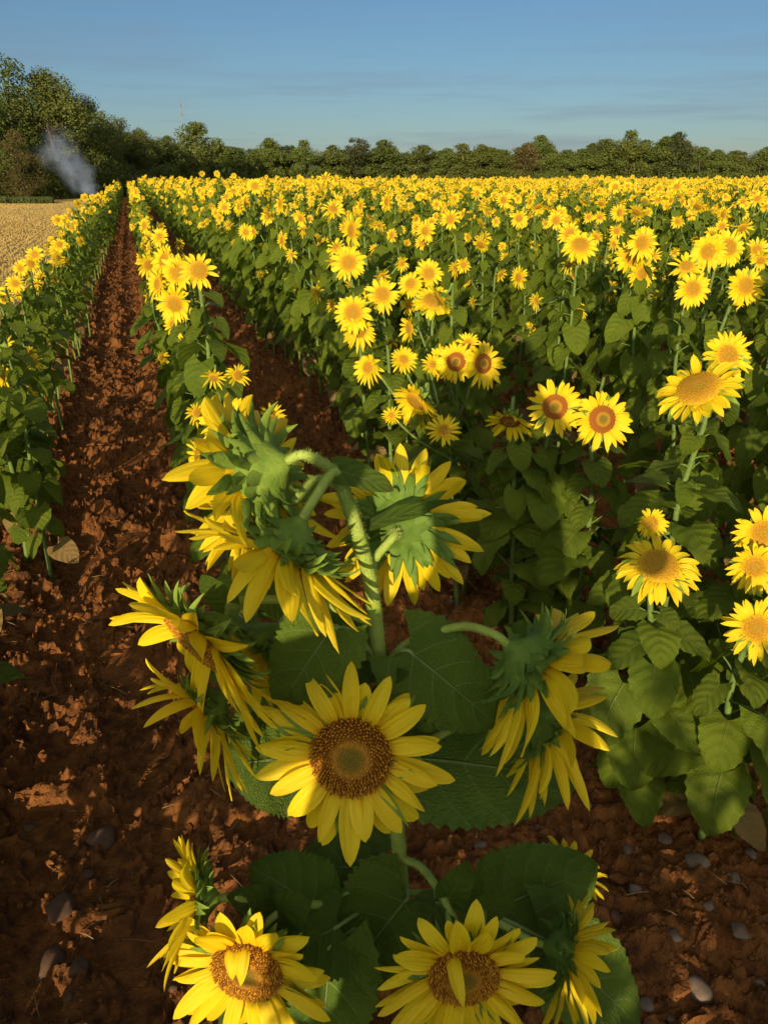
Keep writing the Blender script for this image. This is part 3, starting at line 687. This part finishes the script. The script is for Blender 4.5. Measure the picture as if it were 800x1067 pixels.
def random_heads(rng, H, nh, lod):
    out = []
    def facing(spread):
        a = rng.normal()*spread; el = rng.normal()*.42+.20
        return np.array([math.sin(a)*math.cos(el), -math.cos(a)*math.cos(el), math.sin(el)])
    n = facing(.46); top = np.array([rng.normal()*.03, rng.normal()*.03, H-.05])
    R = rng.uniform(.024, .041); L = R*.6+rng.uniform(.019, .033)
    out.append((top + np.array([0, -.03, .05]) + n*.06, n, R, L, rng.uniform(.05, .4), rng.uniform(.05, .3), 1))
    for j in range(nh-1):
        n = facing(.65); a = rng.random()*6.28; r = rng.uniform(.09, .21); z = H*rng.uniform(.66, .98)
        R2 = rng.uniform(.014, .034); out.append((np.array([math.cos(a)*r, math.sin(a)*r-.04, z]), n, R2, R2*.6+rng.uniform(.02, .034), rng.uniform(.1, .7), rng.uniform(.1, .35), rng.uniform(.55, .85)))
    return out, top
VAR = []
for i in range(10):
    rng = np.random.default_rng(300+i); H = rng.uniform(1.22, 1.42); hd, top = random_heads(rng, H, [1, 2, 3, 3, 2, 2, 4, 1, 2, 3][i], 'field')
    VAR.append((plant_geo(rng, 'field', hd, top, H, 32, (.12, .205), .12), H))
for i in range(4):                                         # the outermost row is bare near the ground
    rng = np.random.default_rng(340+i); H = rng.uniform(1.25, 1.45); hd, top = random_heads(rng, H, [2, 3, 4, 2][i], 'field')
    VAR.append((plant_geo(rng, 'field', hd, top, H, 21, (.12, .20), .26), H))
protos = {}
rng = np.random.default_rng(77)
HALF = math.atan(400/FPX*1.02)+.10
cand = []
for k in range(-1, 110):
    x0 = ROW0+ROWS*k + (.32 if k == -1 and False else .10 if k == -1 else 0); y = -6. if k <= 0 else -1.5
    gap = .30 if k != 0 else .36
    while y < 104:
        y += gap*rng.uniform(.7, 1.35)
        x = x0 + rng.normal()*.05
        f = x*FW[0]+y*FW[1]; l = x*RT[0]+y*RT[1]
        az = math.atan2(l, f) if f > 0 else 9
        d = math.hypot(x, y)
        lo, hi = -.62, .66                               # a little wider than the picture, for a step aside
        vis = f > .3 and lo < az < hi
        near_left = k <= 0 and -6 < y < 3 and f < 2.2     # stand outside the frame and shade the path
        if not (vis or near_left): continue
        if k == 0 and -1.2 < y < 2.6: continue           # the front plant stands alone here
        if k == -1 and -.9 < y < .35 and False: continue
        if k == 1 and y < 1.0: continue
        if any((x-a)**2+(y-b)**2 < .20**2 for a, b in taken): continue
        cand.append((d, x, y, k, vis and -.50 < az < .50))
inview = sorted([c for c in cand if c[4] and c[0] > 1.2])
NI = 300-len(NEAR)-1
ind = inview[:NI]; rest = [c for c in cand if c not in set(ind)]
RZ = -SUN_AZ
def row_words(k):
    names = {-1: 'leafy sunflower in the outermost row, left of the bare soil path', 0: 'sunflower in the row between the bare soil path and the second furrow',
             1: 'sunflower in the first full row right of the second furrow', 2: 'sunflower in the second full row right of the second furrow', 3: 'sunflower in the third full row right of the second furrow'}
    return names.get(k, 'sunflower standing deep among the crowded middle rows of the field')
def row_group(k):
    g = {-1: 'sunflowers of the outermost row', 0: 'sunflowers between path and second furrow', 1: 'sunflowers of the first full row', 2: 'sunflowers of the second full row', 3: 'sunflowers of the third full row'}
    return g.get(k, 'sunflowers of the crowded middle rows')
def hscale(k, d):
    s = rng.normal()*.10 + (1.0 if k != 0 else .86)
    if k == -1: s *= .84
    if rng.random() < .035 and d > 5: s += .17
    return float(np.clip(s, .78, 1.25))*(1+.0008*min(d, 80))
for d, x, y, k, _ in ind:
    v = int(rng.integers(10)) if (k != -1 or y < 5.) else 10+int(rng.integers(4)); z = sz(x, y) if x < 4 and y < 65 else 0.
    if v not in protos:
        r = protos[v] = make_plant(VAR[v][0], row_words(k), (x, y, z), row_group(k))
    else: r = copy_tree(protos[v])
    r.location = (x, y, z); r.rotation_euler = (rng.normal()*.04, rng.normal()*.04, RZ+rng.normal()*.30)
    s = hscale(k, d); w = s*rng.uniform(.92, 1.1); r.scale = (w, w, s)
    r['label'] = row_words(k); r['group'] = row_group(k)

for i, (px, py, v) in enumerate([(-10, 560, 2), (-5, 690, 7), (-30, 500, 4), (-30, 810, 1), (-95, 880, 8), (30, 590, 3), (835, 905, 2), (775, 800, 7), (830, 790, 1)]):
    x, y = ground_at(px, py); r = copy_tree(protos[v]); r.location = (x, y, sz(x, y) if x > -1.7 else 0.); r.rotation_euler = (0, 0, RZ+.5*i); r.scale = (1.05, 1.05, .86)
    if px < 400: r['label'] = 'dense leafy sunflower cut off by the left edge, big leaves over the path'; r['group'] = 'leafy sunflowers at the left edge'
    else: r['label'] = 'leafy sunflower low at the right edge, its leaves over stony soil'; r['group'] = 'leafy sunflowers at the lower right edge'
# all the others as one mass
src = bpy.data.collections.new('field_sources')
def one_mesh(name, geo, green=M_BRACT):
    stem, lv, hs = geo; mb = MB(); mb.merge(stem, 0); a = MB(); mb.merge(lv); 
    mats = [M_STEM_FIELD, M_LEAF_F, M_BRACT, M_PETAL, M_DISC2, M_WITHER]
    # leaf mesh used slots 0 leaf / 1 petiole: shift them
    nst = len(stem.m)
    for i in range(nst, len(mb.m)): mb.m[i] = np.where(mb.m[i] == 0, 1, np.where(mb.m[i] == 2, 5, 0))
    for G, Pm, D in hs: mb.merge(G, 2); mb.merge(Pm, 3); mb.merge(D, 4)
    o = bpy.data.objects.new(name, mb.mesh(name, mats)); src.objects.link(o); return o
for i in range(6): one_mesh('sunflower_source_%d' % i, VAR[i][0])
for i in range(4): one_mesh('sunflower_source_bare_%d' % i, VAR[10+i][0])
for i in range(8):
    r2 = np.random.default_rng(500+i); H = r2.uniform(1.25, 1.45); hd, top = random_heads(r2, H, [2, 1, 2, 3, 2, 2, 2, 3][i], 'far')
    one_mesh('sunflower_source_%d' % (i+6) if i < 4 else 'sunflower_source_x%d' % i, plant_geo(r2, 'far', hd, top, H, 19, (.17, .26), .2))
names = sorted(o.name for o in src.objects)
near_i = [names.index('sunflower_source_%d' % i) for i in range(6)]; bare_i = [names.index('sunflower_source_bare_%d' % i) for i in range(4)]; far_i = [i for i in range(len(names)) if i not in near_i+bare_i]
pts, var, rot, scl = [], [], [], []
for d, x, y, k, _ in rest:
    pts.append((x, y, sz(x, y) if (x < 4 and y < 65) else 0.)); var.append(int(rng.choice((bare_i if (k == -1 and y > 2.2) else near_i) if d < 22 else far_i)))
    rot.append((rng.normal()*.04, rng.normal()*.04, RZ+rng.normal()*.35)); s = hscale(k, d); w = s*rng.uniform(.95, 1.15); scl.append((w, w, s))
me = bpy.data.meshes.new('sunflower_field'); me.vertices.add(len(pts)); me.vertices.foreach_set('co', np.array(pts, np.float32).ravel())
a = me.attributes.new('variant', 'INT', 'POINT'); a.data.foreach_set('value', np.array(var, np.int32))
a = me.attributes.new('turn', 'FLOAT_VECTOR', 'POINT'); a.data.foreach_set('vector', np.array(rot, np.float32).ravel())
a = me.attributes.new('size', 'FLOAT_VECTOR', 'POINT'); a.data.foreach_set('vector', np.array(scl, np.float32).ravel())
fo = bpy.data.objects.new('sunflower_field', me); COL.objects.link(fo)
tag(fo, 'mass of blooming sunflowers filling the field as far as the treeline', 'sunflower field', kind='stuff')
ng = bpy.data.node_groups.new('plant_rows', 'GeometryNodeTree')
ng.interface.new_socket('Geometry', in_out='INPUT', socket_type='NodeSocketGeometry'); ng.interface.new_socket('Geometry', in_out='OUTPUT', socket_type='NodeSocketGeometry')
gi, go = ng.nodes.new('NodeGroupInput'), ng.nodes.new('NodeGroupOutput')
ci = ng.nodes.new('GeometryNodeCollectionInfo'); ci.inputs[0].default_value = src; ci.inputs['Separate Children'].default_value = True; ci.inputs['Reset Children'].default_value = True
ip = ng.nodes.new('GeometryNodeInstanceOnPoints'); ip.inputs['Pick Instance'].default_value = True
def attr(nm, ty):
    q = ng.nodes.new('GeometryNodeInputNamedAttribute'); q.data_type = ty; q.inputs['Name'].default_value = nm
    return [o for o in q.outputs if o.enabled and o.name == 'Attribute'][0]
ng.links.new(gi.outputs[0], ip.inputs['Points']); ng.links.new(ci.outputs[0], ip.inputs['Instance'])
ng.links.new(attr('variant', 'INT'), ip.inputs['Instance Index'])
er = ng.nodes.new('FunctionNodeEulerToRotation'); ng.links.new(attr('turn', 'FLOAT_VECTOR'), er.inputs[0]); ng.links.new(er.outputs[0], ip.inputs['Rotation'])
ng.links.new(attr('size', 'FLOAT_VECTOR'), ip.inputs['Scale']); ng.links.new(ip.outputs[0], go.inputs[0])
md = fo.modifiers.new('rows', 'NODES'); md.node_group = ng
print('plants: near', len(NEAR)+1, 'individual', len(ind), 'mass', len(rest))

# ----------------------------------------------------------------- trees
def tree_geo(seed, H, Wd, n, leaf_sz, low=.12, kind='round'):
    rng = np.random.default_rng(seed); tr, cr = MB(), MB()
    top = np.array([rng.normal()*.05*H, rng.normal()*.05*H, H*.8])
    tp = spline([(0, 0, -.3), (rng.normal()*.02*H, rng.normal()*.02*H, H*.3), top*[.6, .6, .75], top], 4)
    tube(tr, tp, H*.022, H*.004, 8)
    lobes = []
    for i in range(34 if kind == 'round' else 18):
        z = rng.uniform(low+.08, .93 if kind == 'round' else .86); prof = math.sin(min(1, (z-low+.10)/(1-low)*1.0)*math.pi*.92+.12) if kind == 'round' else (.35 if z < .5 else 1.0 if z < .78 else .3)
        a = rng.random()*6.28; r = Wd/2*max(.12, prof)*math.sqrt(rng.random())*.85
        c = np.array([math.cos(a)*r, math.sin(a)*r, z*H]); rad = Wd*(rng.uniform(.10, .21) if kind == 'round' else rng.uniform(.14, .24))*(1 if z < .8 else .75)
        lobes.append((c, rad))
        s = tp[int((.25+.6*z)*(len(tp)-1))] if z > .3 else tp[2]
        tube(tr, spline([s, (s+c)/2+[0, 0, -.03*H], c], 3), H*.007, H*.0015, 5, cap=False)
    wts = np.array([r**2 for _, r in lobes]); wts /= wts.sum()
    idx = rng.choice(len(lobes), n, p=wts)
    C = np.array([l[0] for l in lobes])[idx]; Rr = np.array([l[1] for l in lobes])[idx]
    d = rng.normal(size=(n, 3)); d /= np.linalg.norm(d, axis=1)[:, None]
    # clumps: pull leaf directions to a few twig ends per lobe
    tw = rng.normal(size=(len(lobes), 9, 3)); tw /= np.linalg.norm(tw, axis=2)[..., None]
    d = d*.62 + tw[idx, rng.integers(9, size=n)]*.75; d /= np.linalg.norm(d, axis=1)[:, None]
    p = C + d*(Rr*rng.uniform(.45, 1.12, n))[:, None]*np.array([1, 1, .8])
    p[:, 2] = np.maximum(p[:, 2], .2)
    nr = d + rng.normal(size=(n, 3))*.7; nr /= np.linalg.norm(nr, axis=1)[:, None]
    e1 = np.cross(nr, rng.normal(size=(n, 3))); e1 /= np.linalg.norm(e1, axis=1)[:, None]; e2 = np.cross(nr, e1)
    s = (leaf_sz*rng.uniform(.5, 1.35, n))[:, None]
    V = np.stack([p-e1*s, p-e2*s*.55, p+e1*s, p+e2*s*.55], 1).reshape(-1, 3)
    rn = np.repeat(np.clip(rng.random(n)*.6+.4*np.sin(idx*2.1)**2, 0, 1), 4)
    cr.add(V, np.arange(4*n).reshape(-1, 4), np.stack([rn, rn, rn], -1))
    return tr, cr
TP = {}
for i, (H, Wd, n, ls, low, kind, m) in enumerate([
    (12, 10.5, 17000, .125, .02, 'round', 0), (12, 9.5, 16000, .12, .0, 'round', 1), (11, 9, 9000, .125, .04, 'tall', 0),
    (12, 10, 8500, .22, -.02, 'round', 1), (12, 9.5, 8500, .22, -.02, 'round', 0), (12, 7.5, 5500, .22, .15, 'tall', 3), (11, 9.5, 7500, .22, -.02, 'round', 2)]):
    TP[i] = (tree_geo(900+i, H, Wd, n, ls, low, kind), H, Wd, m)
made = {}
def tree(i, x, y, H, wscale, label, group, rz, m=None, name='tree'):
    key = (i, m)
    (tr, cr), H0, W0, m0 = TP[i]
    if key not in made:
        r = thing(name, label, 'tree', (x, y, 0), group); tr.build('trunk', M_BARK, r); cr.build('crown', M_TREE[m0 if m is None else m], r, smooth=False); made[key] = r
    else: r = copy_tree(made[key])
    r.location = (x, y, 0); r.rotation_euler = (0, 0, rz); r['label'] = label; r.name = name
    if group: r['group'] = group
    elif 'group' in r: del r['group']
    s = H/H0; r.scale = (s*wscale, s*wscale, s); return r
rng = np.random.default_rng(21)
FRONT = [ # px, top py, f, kind, material, label
 (-45, 62, 74, 0, None, 'large tree cut by the left edge behind the smoke'),
 (22, 50, 78, 2, 0, 'tallest dark tree with thin open top at the left of the wood'),
 (22, 132, 71, 1, 2, 'shorter rusty leaved tree at the wood edge left of the smoke'),
 (-12, 120, 70, 1, None, 'olive tree at the foot of the tallest tree, far left'),
 (62, 72, 80, 0, None, 'broad dark tree just right of the tallest tree in the wood'),
 (98, 96, 88, 1, 0, 'dark tree above the smoke, stepping down to the right'),
 (122, 116, 98, 2, None, 'dark tree at the end of the tall wood beside the sky gap'),
 (150, 134, 118, 0, None, 'low dark tree between the tall wood and the rounded pale tree'),
 (178, 142, 140, 4, None, 'low dark tree directly left of the rounded pale tree'),
 (208, 126, 160, 3, 1, 'rounded pale green tree under the radio mast'),
 (240, 152, 200, 3, None, 'small pale tree right of the rounded tree under the mast'),
 (283, 143, 215, 3, 1, 'round bushy light green tree in the treeline, left of the flat topped pine'),
 (318, 146, 215, 4, 1, 'round olive tree beside the flat topped pine'),
 (372, 138, 225, 5, None, 'flat topped dark pine rising over the distant treeline'),
 (546, 148, 235, 6, None, 'rusty brown tree in the distant treeline'),
 (560, 140, 240, 3, 1, 'taller light green tree right of the rusty brown tree'),
 (622, 146, 240, 5, None, 'thin topped pine with a pale bare trunk in the treeline'),
 (652, 136, 235, 4, 0, 'tallest dark tree in the right part of the distant treeline'),
 (700, 138, 238, 4, 3, 'broad dark tree at the step where the treeline drops on the right'),
]
def topz(py, f):
    y = (533.5-py)/FPX; fw = math.cos(PITCH) + y*math.sin(PITCH); up = -math.sin(PITCH) + y*math.cos(PITCH); return CAM_H+up*f/fw
for px, py, f, i, m, lab in FRONT:
    p = P(px, 185, f); tree(i, p[0], p[1], topz(py, f)/.985, rng.uniform(.95, 1.1) if px < 130 else 1.15, lab, None, rng.random()*6, m, 'pine_tree' if i == 5 else 'tree')
prof = [(-160, 80, 70), (-120, 70, 74), (-80, 66, 76), (-20, 70, 84), (30, 70, 90), (45, 90, 86), (80, 95, 95), (110, 120, 106), (135, 130, 112), (165, 142, 135), (195, 146, 170), (225, 148, 185), (255, 152, 205), (270, 150, 222), (300, 151, 222), (338, 150, 222),
        (350, 150, 228), (395, 148, 228), (415, 151, 230), (440, 150, 232), (462, 149, 232), (485, 147, 235), (508, 148, 235), (530, 149, 238), (575, 146, 240), (592, 148, 238), (608, 146, 240), (635, 147, 242), (668, 142, 240), (685, 141, 240), (722, 148, 240), (742, 151, 240), (762, 152, 242), (782, 150, 240), (802, 150, 242), (825, 149, 242), (850, 150, 242), (880, 150, 242)]
for px, py, f in prof:
    for back in (0, 1, 2, 3):
        q = px+rng.uniform(-9, 9)+back*8; ff = f+back*rng.uniform(6, 11); p = P(q, 185, ff)
        left = px < 140
        i = int(rng.choice([0, 1, 2])) if left else int(rng.choice([3, 4, 3, 4, 5, 6], p=[.28, .28, .17, .17, .07, .03]))
        lab = ('dark leafy tree standing inside the near wood on the left' if px < 190 else 'leafy tree in the long distant treeline behind the sunflowers')
        h = topz(py+rng.uniform(-4, 6)+back*3, ff)*(rng.uniform(.62, .88) if px < 50 else rng.uniform(.82, 1.0) if left else rng.uniform(.84, 1.06))
        tree(i, p[0], p[1], h, rng.uniform(1.15, 1.5) if left else rng.uniform(1.25, 1.7), lab, 'trees inside the near wood' if px < 190 else 'trees of the distant treeline', rng.random()*6, None)
# the wood goes on to the left, outside the picture, and shades its own far corner
for j in range(7):
    tree(int(rng.integers(3)), -24-6.5*j+rng.uniform(-2, 2), 62-2.*j+rng.uniform(-3, 3), rng.uniform(11, 14), 1.15, 'dark leafy tree standing inside the near wood on the left', 'trees inside the near wood', rng.random()*6)
def undergrowth():
    rng = np.random.default_rng(9); mb = MB()
    path = [(-60, 69), (0, 70), (60, 76), (100, 84), (125, 95), (155, 112), (185, 136), (215, 155), (260, 195), (300, 208), (420, 222), (560, 230), (700, 232), (900, 234)]
    for (a, fa), (b, fb) in zip(path[:-1], path[1:]):
        pa, pb = P(a, 185, fa), P(b, 185, fb); L = np.linalg.norm(pb-pa); n = int(L*(110 if fa < 110 else 110)); u = rng.random(n)[:, None]
        p = pa*(1-u)+pb*u; bush = vnoise(u[:, 0]*L*.35, u[:, 0]*0+a, 3)
        dv = rng.random(n)*5; p[:, 0] += FW[0]*dv; p[:, 1] += FW[1]*dv
        p[:, 2] = rng.random(n)**1.2*(.6+(3.2 if fa < 110 else 5.)*bush)*(.6+.4*dv/5)
        s = (rng.uniform(.08, .2, n)*(1 if fa < 110 else 1.6))[:, None]
        e1 = rng.normal(size=(n, 3)); e1 /= np.linalg.norm(e1, axis=1)[:, None]; e2 = np.cross(e1, rng.normal(size=(n, 3))); e2 /= np.linalg.norm(e2, axis=1)[:, None]
        V = np.stack([p-e1*s, p-e2*s*.6, p+e1*s, p+e2*s*.6], 1).reshape(-1, 3); rn = np.repeat(rng.random(n), 4)
        mb.add(V, np.arange(4*n).reshape(-1, 4), np.stack([rn, rn, rn], -1))
    tag(mb.build('undergrowth', M_TREE[1], smooth=False), 'tangled bushes and weeds along the foot of the wood', 'undergrowth', kind='stuff')
    mb = MB(); n = 9000; u = rng.random(n)
    px = -60+u*110; f = 62+rng.random(n)*6.5
    pp = np.array([P(a, 185, b) for a, b in zip(px, f)]); pp[:, 2] = 0
    h = rng.uniform(.15, .45, n)[:, None]*UP; sd = rng.normal(size=(n, 3))*[.09, .09, 0]; ln = rng.normal(size=(n, 3))*[.12, .12, 0]
    V = np.stack([pp-sd, pp+sd, pp+h+ln], 1).reshape(-1, 3); rn = np.repeat(rng.random(n), 3)
    mb.add(V, np.arange(3*n).reshape(-1, 3), np.stack([rn, rn, rn], -1))
    tag(mb.build('grass', M_GRASS, smooth=False), 'strip of green grass between the stubble and the wood', 'grass', kind='stuff')
undergrowth()
def stubble():
    rng = np.random.default_rng(14); mb = MB(); n = 200000
    y = 6 + 66*rng.random(n)**1.25; x = -1.55 - rng.random(n)*(1.5+y*.32); x = np.where(rng.random(n) < .75, np.round(x/.22)*.22+rng.normal(size=n)*.03, x)
    p = np.stack([x, y, np.full(n, -.03)], -1); k = (.003+.0003*y)[:, None]
    sd = rng.normal(size=(n, 3))*[1, 1, 0]; sd /= np.linalg.norm(sd, axis=1)[:, None]; sd *= k
    h = rng.uniform(.035, .085, n)[:, None]*UP + rng.normal(size=(n, 3))*[.025, .025, 0]
    V = np.stack([p-sd, p+sd, p+h+sd*.6, p+h-sd*.6], 1).reshape(-1, 3)
    mb.add(V, np.arange(4*n).reshape(-1, 4))
    tag(mb.build('stubble', M_STRAW, smooth=False), 'short tan stubble standing over the mown field on the left', 'stubble', kind='stuff')
M_STRAW = m_plain('straw', (.40, .29, .10), .9, .1)
stubble()

# ----------------------------------------------------------------- radio mast
def mast():
    p = P(196, 185, 235); H = topz(104, 235); root = thing('radio_mast', 'thin lattice radio mast rising behind the rounded tree', 'mast', (p[0], p[1], 0))
    fr = MB(); w = .38; leg = [np.array([math.cos(a)*w, math.sin(a)*w, 0]) for a in (0, 2.094, 4.189)]
    for l in leg: tube(fr, [l, l*.6+[0, 0, H]], .04, .03, 5)
    k = int(H/1.4)
    for j in range(k):
        for q in range(3):
            a, b = leg[q], leg[(q+1) % 3]; s0, s1 = 1-.4*j/k, 1-.4*(j+1)/k
            tube(fr, [a*s0+[0, 0, H*j/k], b*s1+[0, 0, H*(j+1)/k]], .018, seg=4)
            tube(fr, [a*s0+[0, 0, H*j/k], b*s0+[0, 0, H*j/k]], .018, seg=4)
    fr.build('lattice', M_STEEL, root)
    an = MB(); tube(an, [(0, 0, H-.1), (0, 0, H+2.2)], .04, seg=5); an.build('antenna', M_STEEL, root)
    for z in (H-1.5, H-3.6):
        cr = MB(); tube(cr, [(-1.0, 0, z), (1.0, 0, z)], .035, seg=5)
        for x in (-.9, 0, .9): tube(cr, [(x, 0, z-.35), (x, 0, z+.55)], .05, seg=5)
        cr.build('antenna_bracket', M_STEEL, root)
mast()

# ----------------------------------------------------------------- smoke
def smoke():
    m, nt = mat('thin_smoke'); n = N(nt)
    pv = n.new('VolumePrincipled'); pv.inputs['Color'].default_value = (.62, .76, 1, 1); pv.inputs['Anisotropy'].default_value = .1
    g = n.new('NewGeometry').outputs['Position']
    A, Bq = P(108, 211, 66), P(44, 142, 68); L = float(np.linalg.norm(Bq-A)); u = (Bq-A)/L
    def vm(op, a, b):
        q = n.new('VectorMath', operation=op); n.put(q.inputs[0], a); n.put(q.inputs[1], b); return q
    wob = vm('SCALE', vm('SUBTRACT', n.noise(g, .35, 4, .6, 1), (.5, .5, .5)).outputs[0], (0, 0, 0)); wob.inputs['Scale'].default_value = 3.2
    q = vm('SUBTRACT', vm('ADD', g, wob.outputs[0]).outputs[0], tuple(A)).outputs[0]
    al = vm('DOT_PRODUCT', q, tuple(u)).outputs['Value']
    cr = vm('CROSS_PRODUCT', q, tuple(u)).outputs[0]; ln = vm('LENGTH', cr, (0, 0, 0)).outputs['Value']
    fr = n.math('DIVIDE', al, L)
    rad = n.ramp(fr, (0., .14), (.3, .42), (.6, .6), (1., .72))
    fall = n.math('SUBTRACT', 1., n.math('DIVIDE', ln, n.math('MULTIPLY', rad, 3.)), clamp=True)
    ends = n.ramp(fr, (0., 1.), (.45, .55), (.8, .22), (1., .0))
    d = n.math('MULTIPLY', n.math('MULTIPLY', n.math('POWER', fall, 1.3), ends), n.ramp(n.noise(g, .9, 6, .65), (.36, .05), (.66, 1.)))
    n.put(pv.inputs['Density'], n.math('MULTIPLY', d, 1.7))
    nt.links.new(pv.outputs[0], n.new('OutputMaterial').inputs['Volume'])
    pts = spline([P(107, 209, 66), P(101, 198, 66), P(86, 186, 66.5), P(72, 170, 67), P(60, 156, 67.5), P(46, 146, 68)], 6)
    mb = MB(); k = np.linspace(0, 1, len(pts)); r = np.interp(k, [0, .12, .4, .75, 1], [.7, 1.5, 2.0, 2.2, 1.6])
    pass
    tube(mb, pts, r, seg=14)
    tag(mb.build('smoke', m), 'pale drifting smoke rising at the edge of the wood', 'smoke', kind='stuff')
smoke()

# ----------------------------------------------------------------- the person taking the picture, whose shadow falls on the plants
def person():
    c = -FW*.40 - RT*.11
    root = thing('person', 'person standing close behind the viewpoint, holding up a phone, casting the shadow', 'person', (c[0], c[1], 0)); root.rotation_euler = (0, 0, -YAW)
    def skin(name, verts, edges, radii, m, par, sub=2):
        me = bpy.data.meshes.new(name); me.from_pydata(verts, edges, []); o = bpy.data.objects.new(name, me); COL.objects.link(o)
        o.modifiers.new('skin', 'SKIN'); sv = me.skin_vertices[0].data
        for i, r in enumerate(radii): sv[i].radius = r if isinstance(r, tuple) else (r, r)
        sv[0].use_root = True
        o.modifiers['skin'].use_smooth_shade = True; o.modifiers['skin'].branch_smoothing = .5
        mo = o.modifiers.new('sub', 'SUBSURF'); mo.levels = sub; mo.render_levels = sub
        me.materials.append(m); o.parent = par; return o
    # x right, y ahead
    V = [(0, 0, 1.0), (0, 0, 1.16), (0, .01, 1.34), (0, 0, 1.50), (0, .01, 1.60), (0, .03, 1.70), (0, .03, 1.80)]; E = [(i, i+1) for i in range(6)]
    R = [(.17, .12), (.15, .11), (.17, .12), (.12, .08), (.058, .058), (.085, .10), (.07, .085)]
    for s in (-1, 1):
        i = len(V); V += [(s*.19, 0, 1.475), (s*.43, .10, 1.30), (s*.13, .28, 1.62), (s*.085, .335, 1.70), (s*.075, .345, 1.755)]; R += [.062, .047, .035, .026, (.020, .034)]
        E += [(3, i), (i, i+1), (i+1, i+2), (i+2, i+3), (i+3, i+4)]
        for k, (dx, dz, l) in enumerate(((-.012, .020, .066), (-.006, .010, .072), (0, -.004, .068), (0, -.018, .056))):   # fingers round the phone's back edge
            j = len(V); z0 = 1.765+dz
            V += [(s*.079, .372+.004*k*0, z0), (s*.072, .384, z0+.002), (s*(.072-l*.55), .386, z0+.002)]; R += [.009, .008, .007]
            E += [(i+4, j), (j, j+1), (j+1, j+2)]
        j = len(V); V += [(s*.058, .340, 1.765), (s*.03, .352, 1.785)]; R += [.010, .008]; E += [(i+4, j), (j, j+1)]          # thumb on the near side
        i = len(V); V += [(s*.10, 0, .90), (s*.16, .01, .50), (s*.20, -.02, .10), (s*.205, .10, .045)]; R += [.090, .060, .042, (.036, .03)]
        E += [(0, i), (i, i+1), (i+1, i+2), (i+2, i+3)]
    body = skin('body', V, E, R, M_SKIN, root)
    shirt = skin('shirt', [(0, 0, .98), (0, 0, 1.16), (0, .01, 1.34), (0, 0, 1.51), (-.19, 0, 1.475), (-.38, .07, 1.35), (.19, 0, 1.475), (.38, .07, 1.35)],
                 [(0, 1), (1, 2), (2, 3), (3, 4), (4, 5), (3, 6), (6, 7)], [(.26, .15), (.25, .14), (.23, .15), (.12, .085), .08, .07, .08, .07], M_SHIRT, root)
    tv, te, tr = [(0, 0, 1.0)], [], [(.18, .135)]
    for s in (-1, 1):
        i = len(tv); tv += [(s*.10, 0, .88), (s*.16, .01, .50), (s*.20, -.02, .12)]; tr += [.105, .078, .066]; te += [(0, i), (i, i+1), (i+1, i+2)]
    skin('trousers', tv, te, tr, M_JEANS, root)
    for s in (-1, 1):
        skin('shoe', [(s*.20, -.06, .05), (s*.205, .05, .05), (s*.21, .17, .035)], [(0, 1), (1, 2)], [(.045, .05), (.046, .045), (.035, .03)], M_SHOE, root)
    skin('hair', [(0, -.02, 1.72), (0, .0, 1.80), (0, .035, 1.855)], [(0, 1), (1, 2)], [(.088, .075), (.088, .095), (.06, .08)], M_HAIR, root)
    def lumpy(nm, pos, r, sc, m):
        rg = np.random.default_rng(1); mb = MB(); v, f = lump(rg, r, 1, 2); mb.add(v*np.array(sc)+pos, f); mb.build(nm, m, root)
    lumpy('nose', (0, .135, 1.735), .014, (.8, 1.1, 1.5), M_SKIN)
    for s in (-1, 1):
        lumpy('eye', (s*.032, .118, 1.765), .011, (1, .6, .7), M_HAIR); lumpy('ear', (s*.088, .02, 1.74), .026, (.35, .7, 1), M_SKIN)
    lumpy('mouth', (0, .122, 1.695), .018, (1.2, .4, .3), M_SKIN)
    # phone, its lens at the viewpoint
    q = -FW*.035 - RT*.03; ph = thing('phone', 'black phone held up in both hands at the viewpoint', 'phone', (q[0], q[1], CAM_H-.02)); ph.rotation_euler = (-PITCH, 0, -YAW)
    import bmesh
    def box(nm, dx, dy, dz, loc, m, bev):
        bm = bmesh.new(); bmesh.ops.create_cube(bm, size=1)
        for v in bm.verts: v.co = (v.co.x*dx+loc[0], v.co.y*dy+loc[1], v.co.z*dz+loc[2])
        bmesh.ops.bevel(bm, geom=bm.edges[:], offset=bev, segments=3, affect='EDGES'); me = bpy.data.meshes.new(nm); bm.to_mesh(me); bm.free(); me.materials.append(m)
        o = bpy.data.objects.new(nm, me); COL.objects.link(o); o.parent = ph
    box('case', .075, .009, .155, (0, 0, -.05), M_PHONE, .003); box('screen', .068, .001, .146, (0, -.0052, -.05), M_JEANS, .0004)
person()
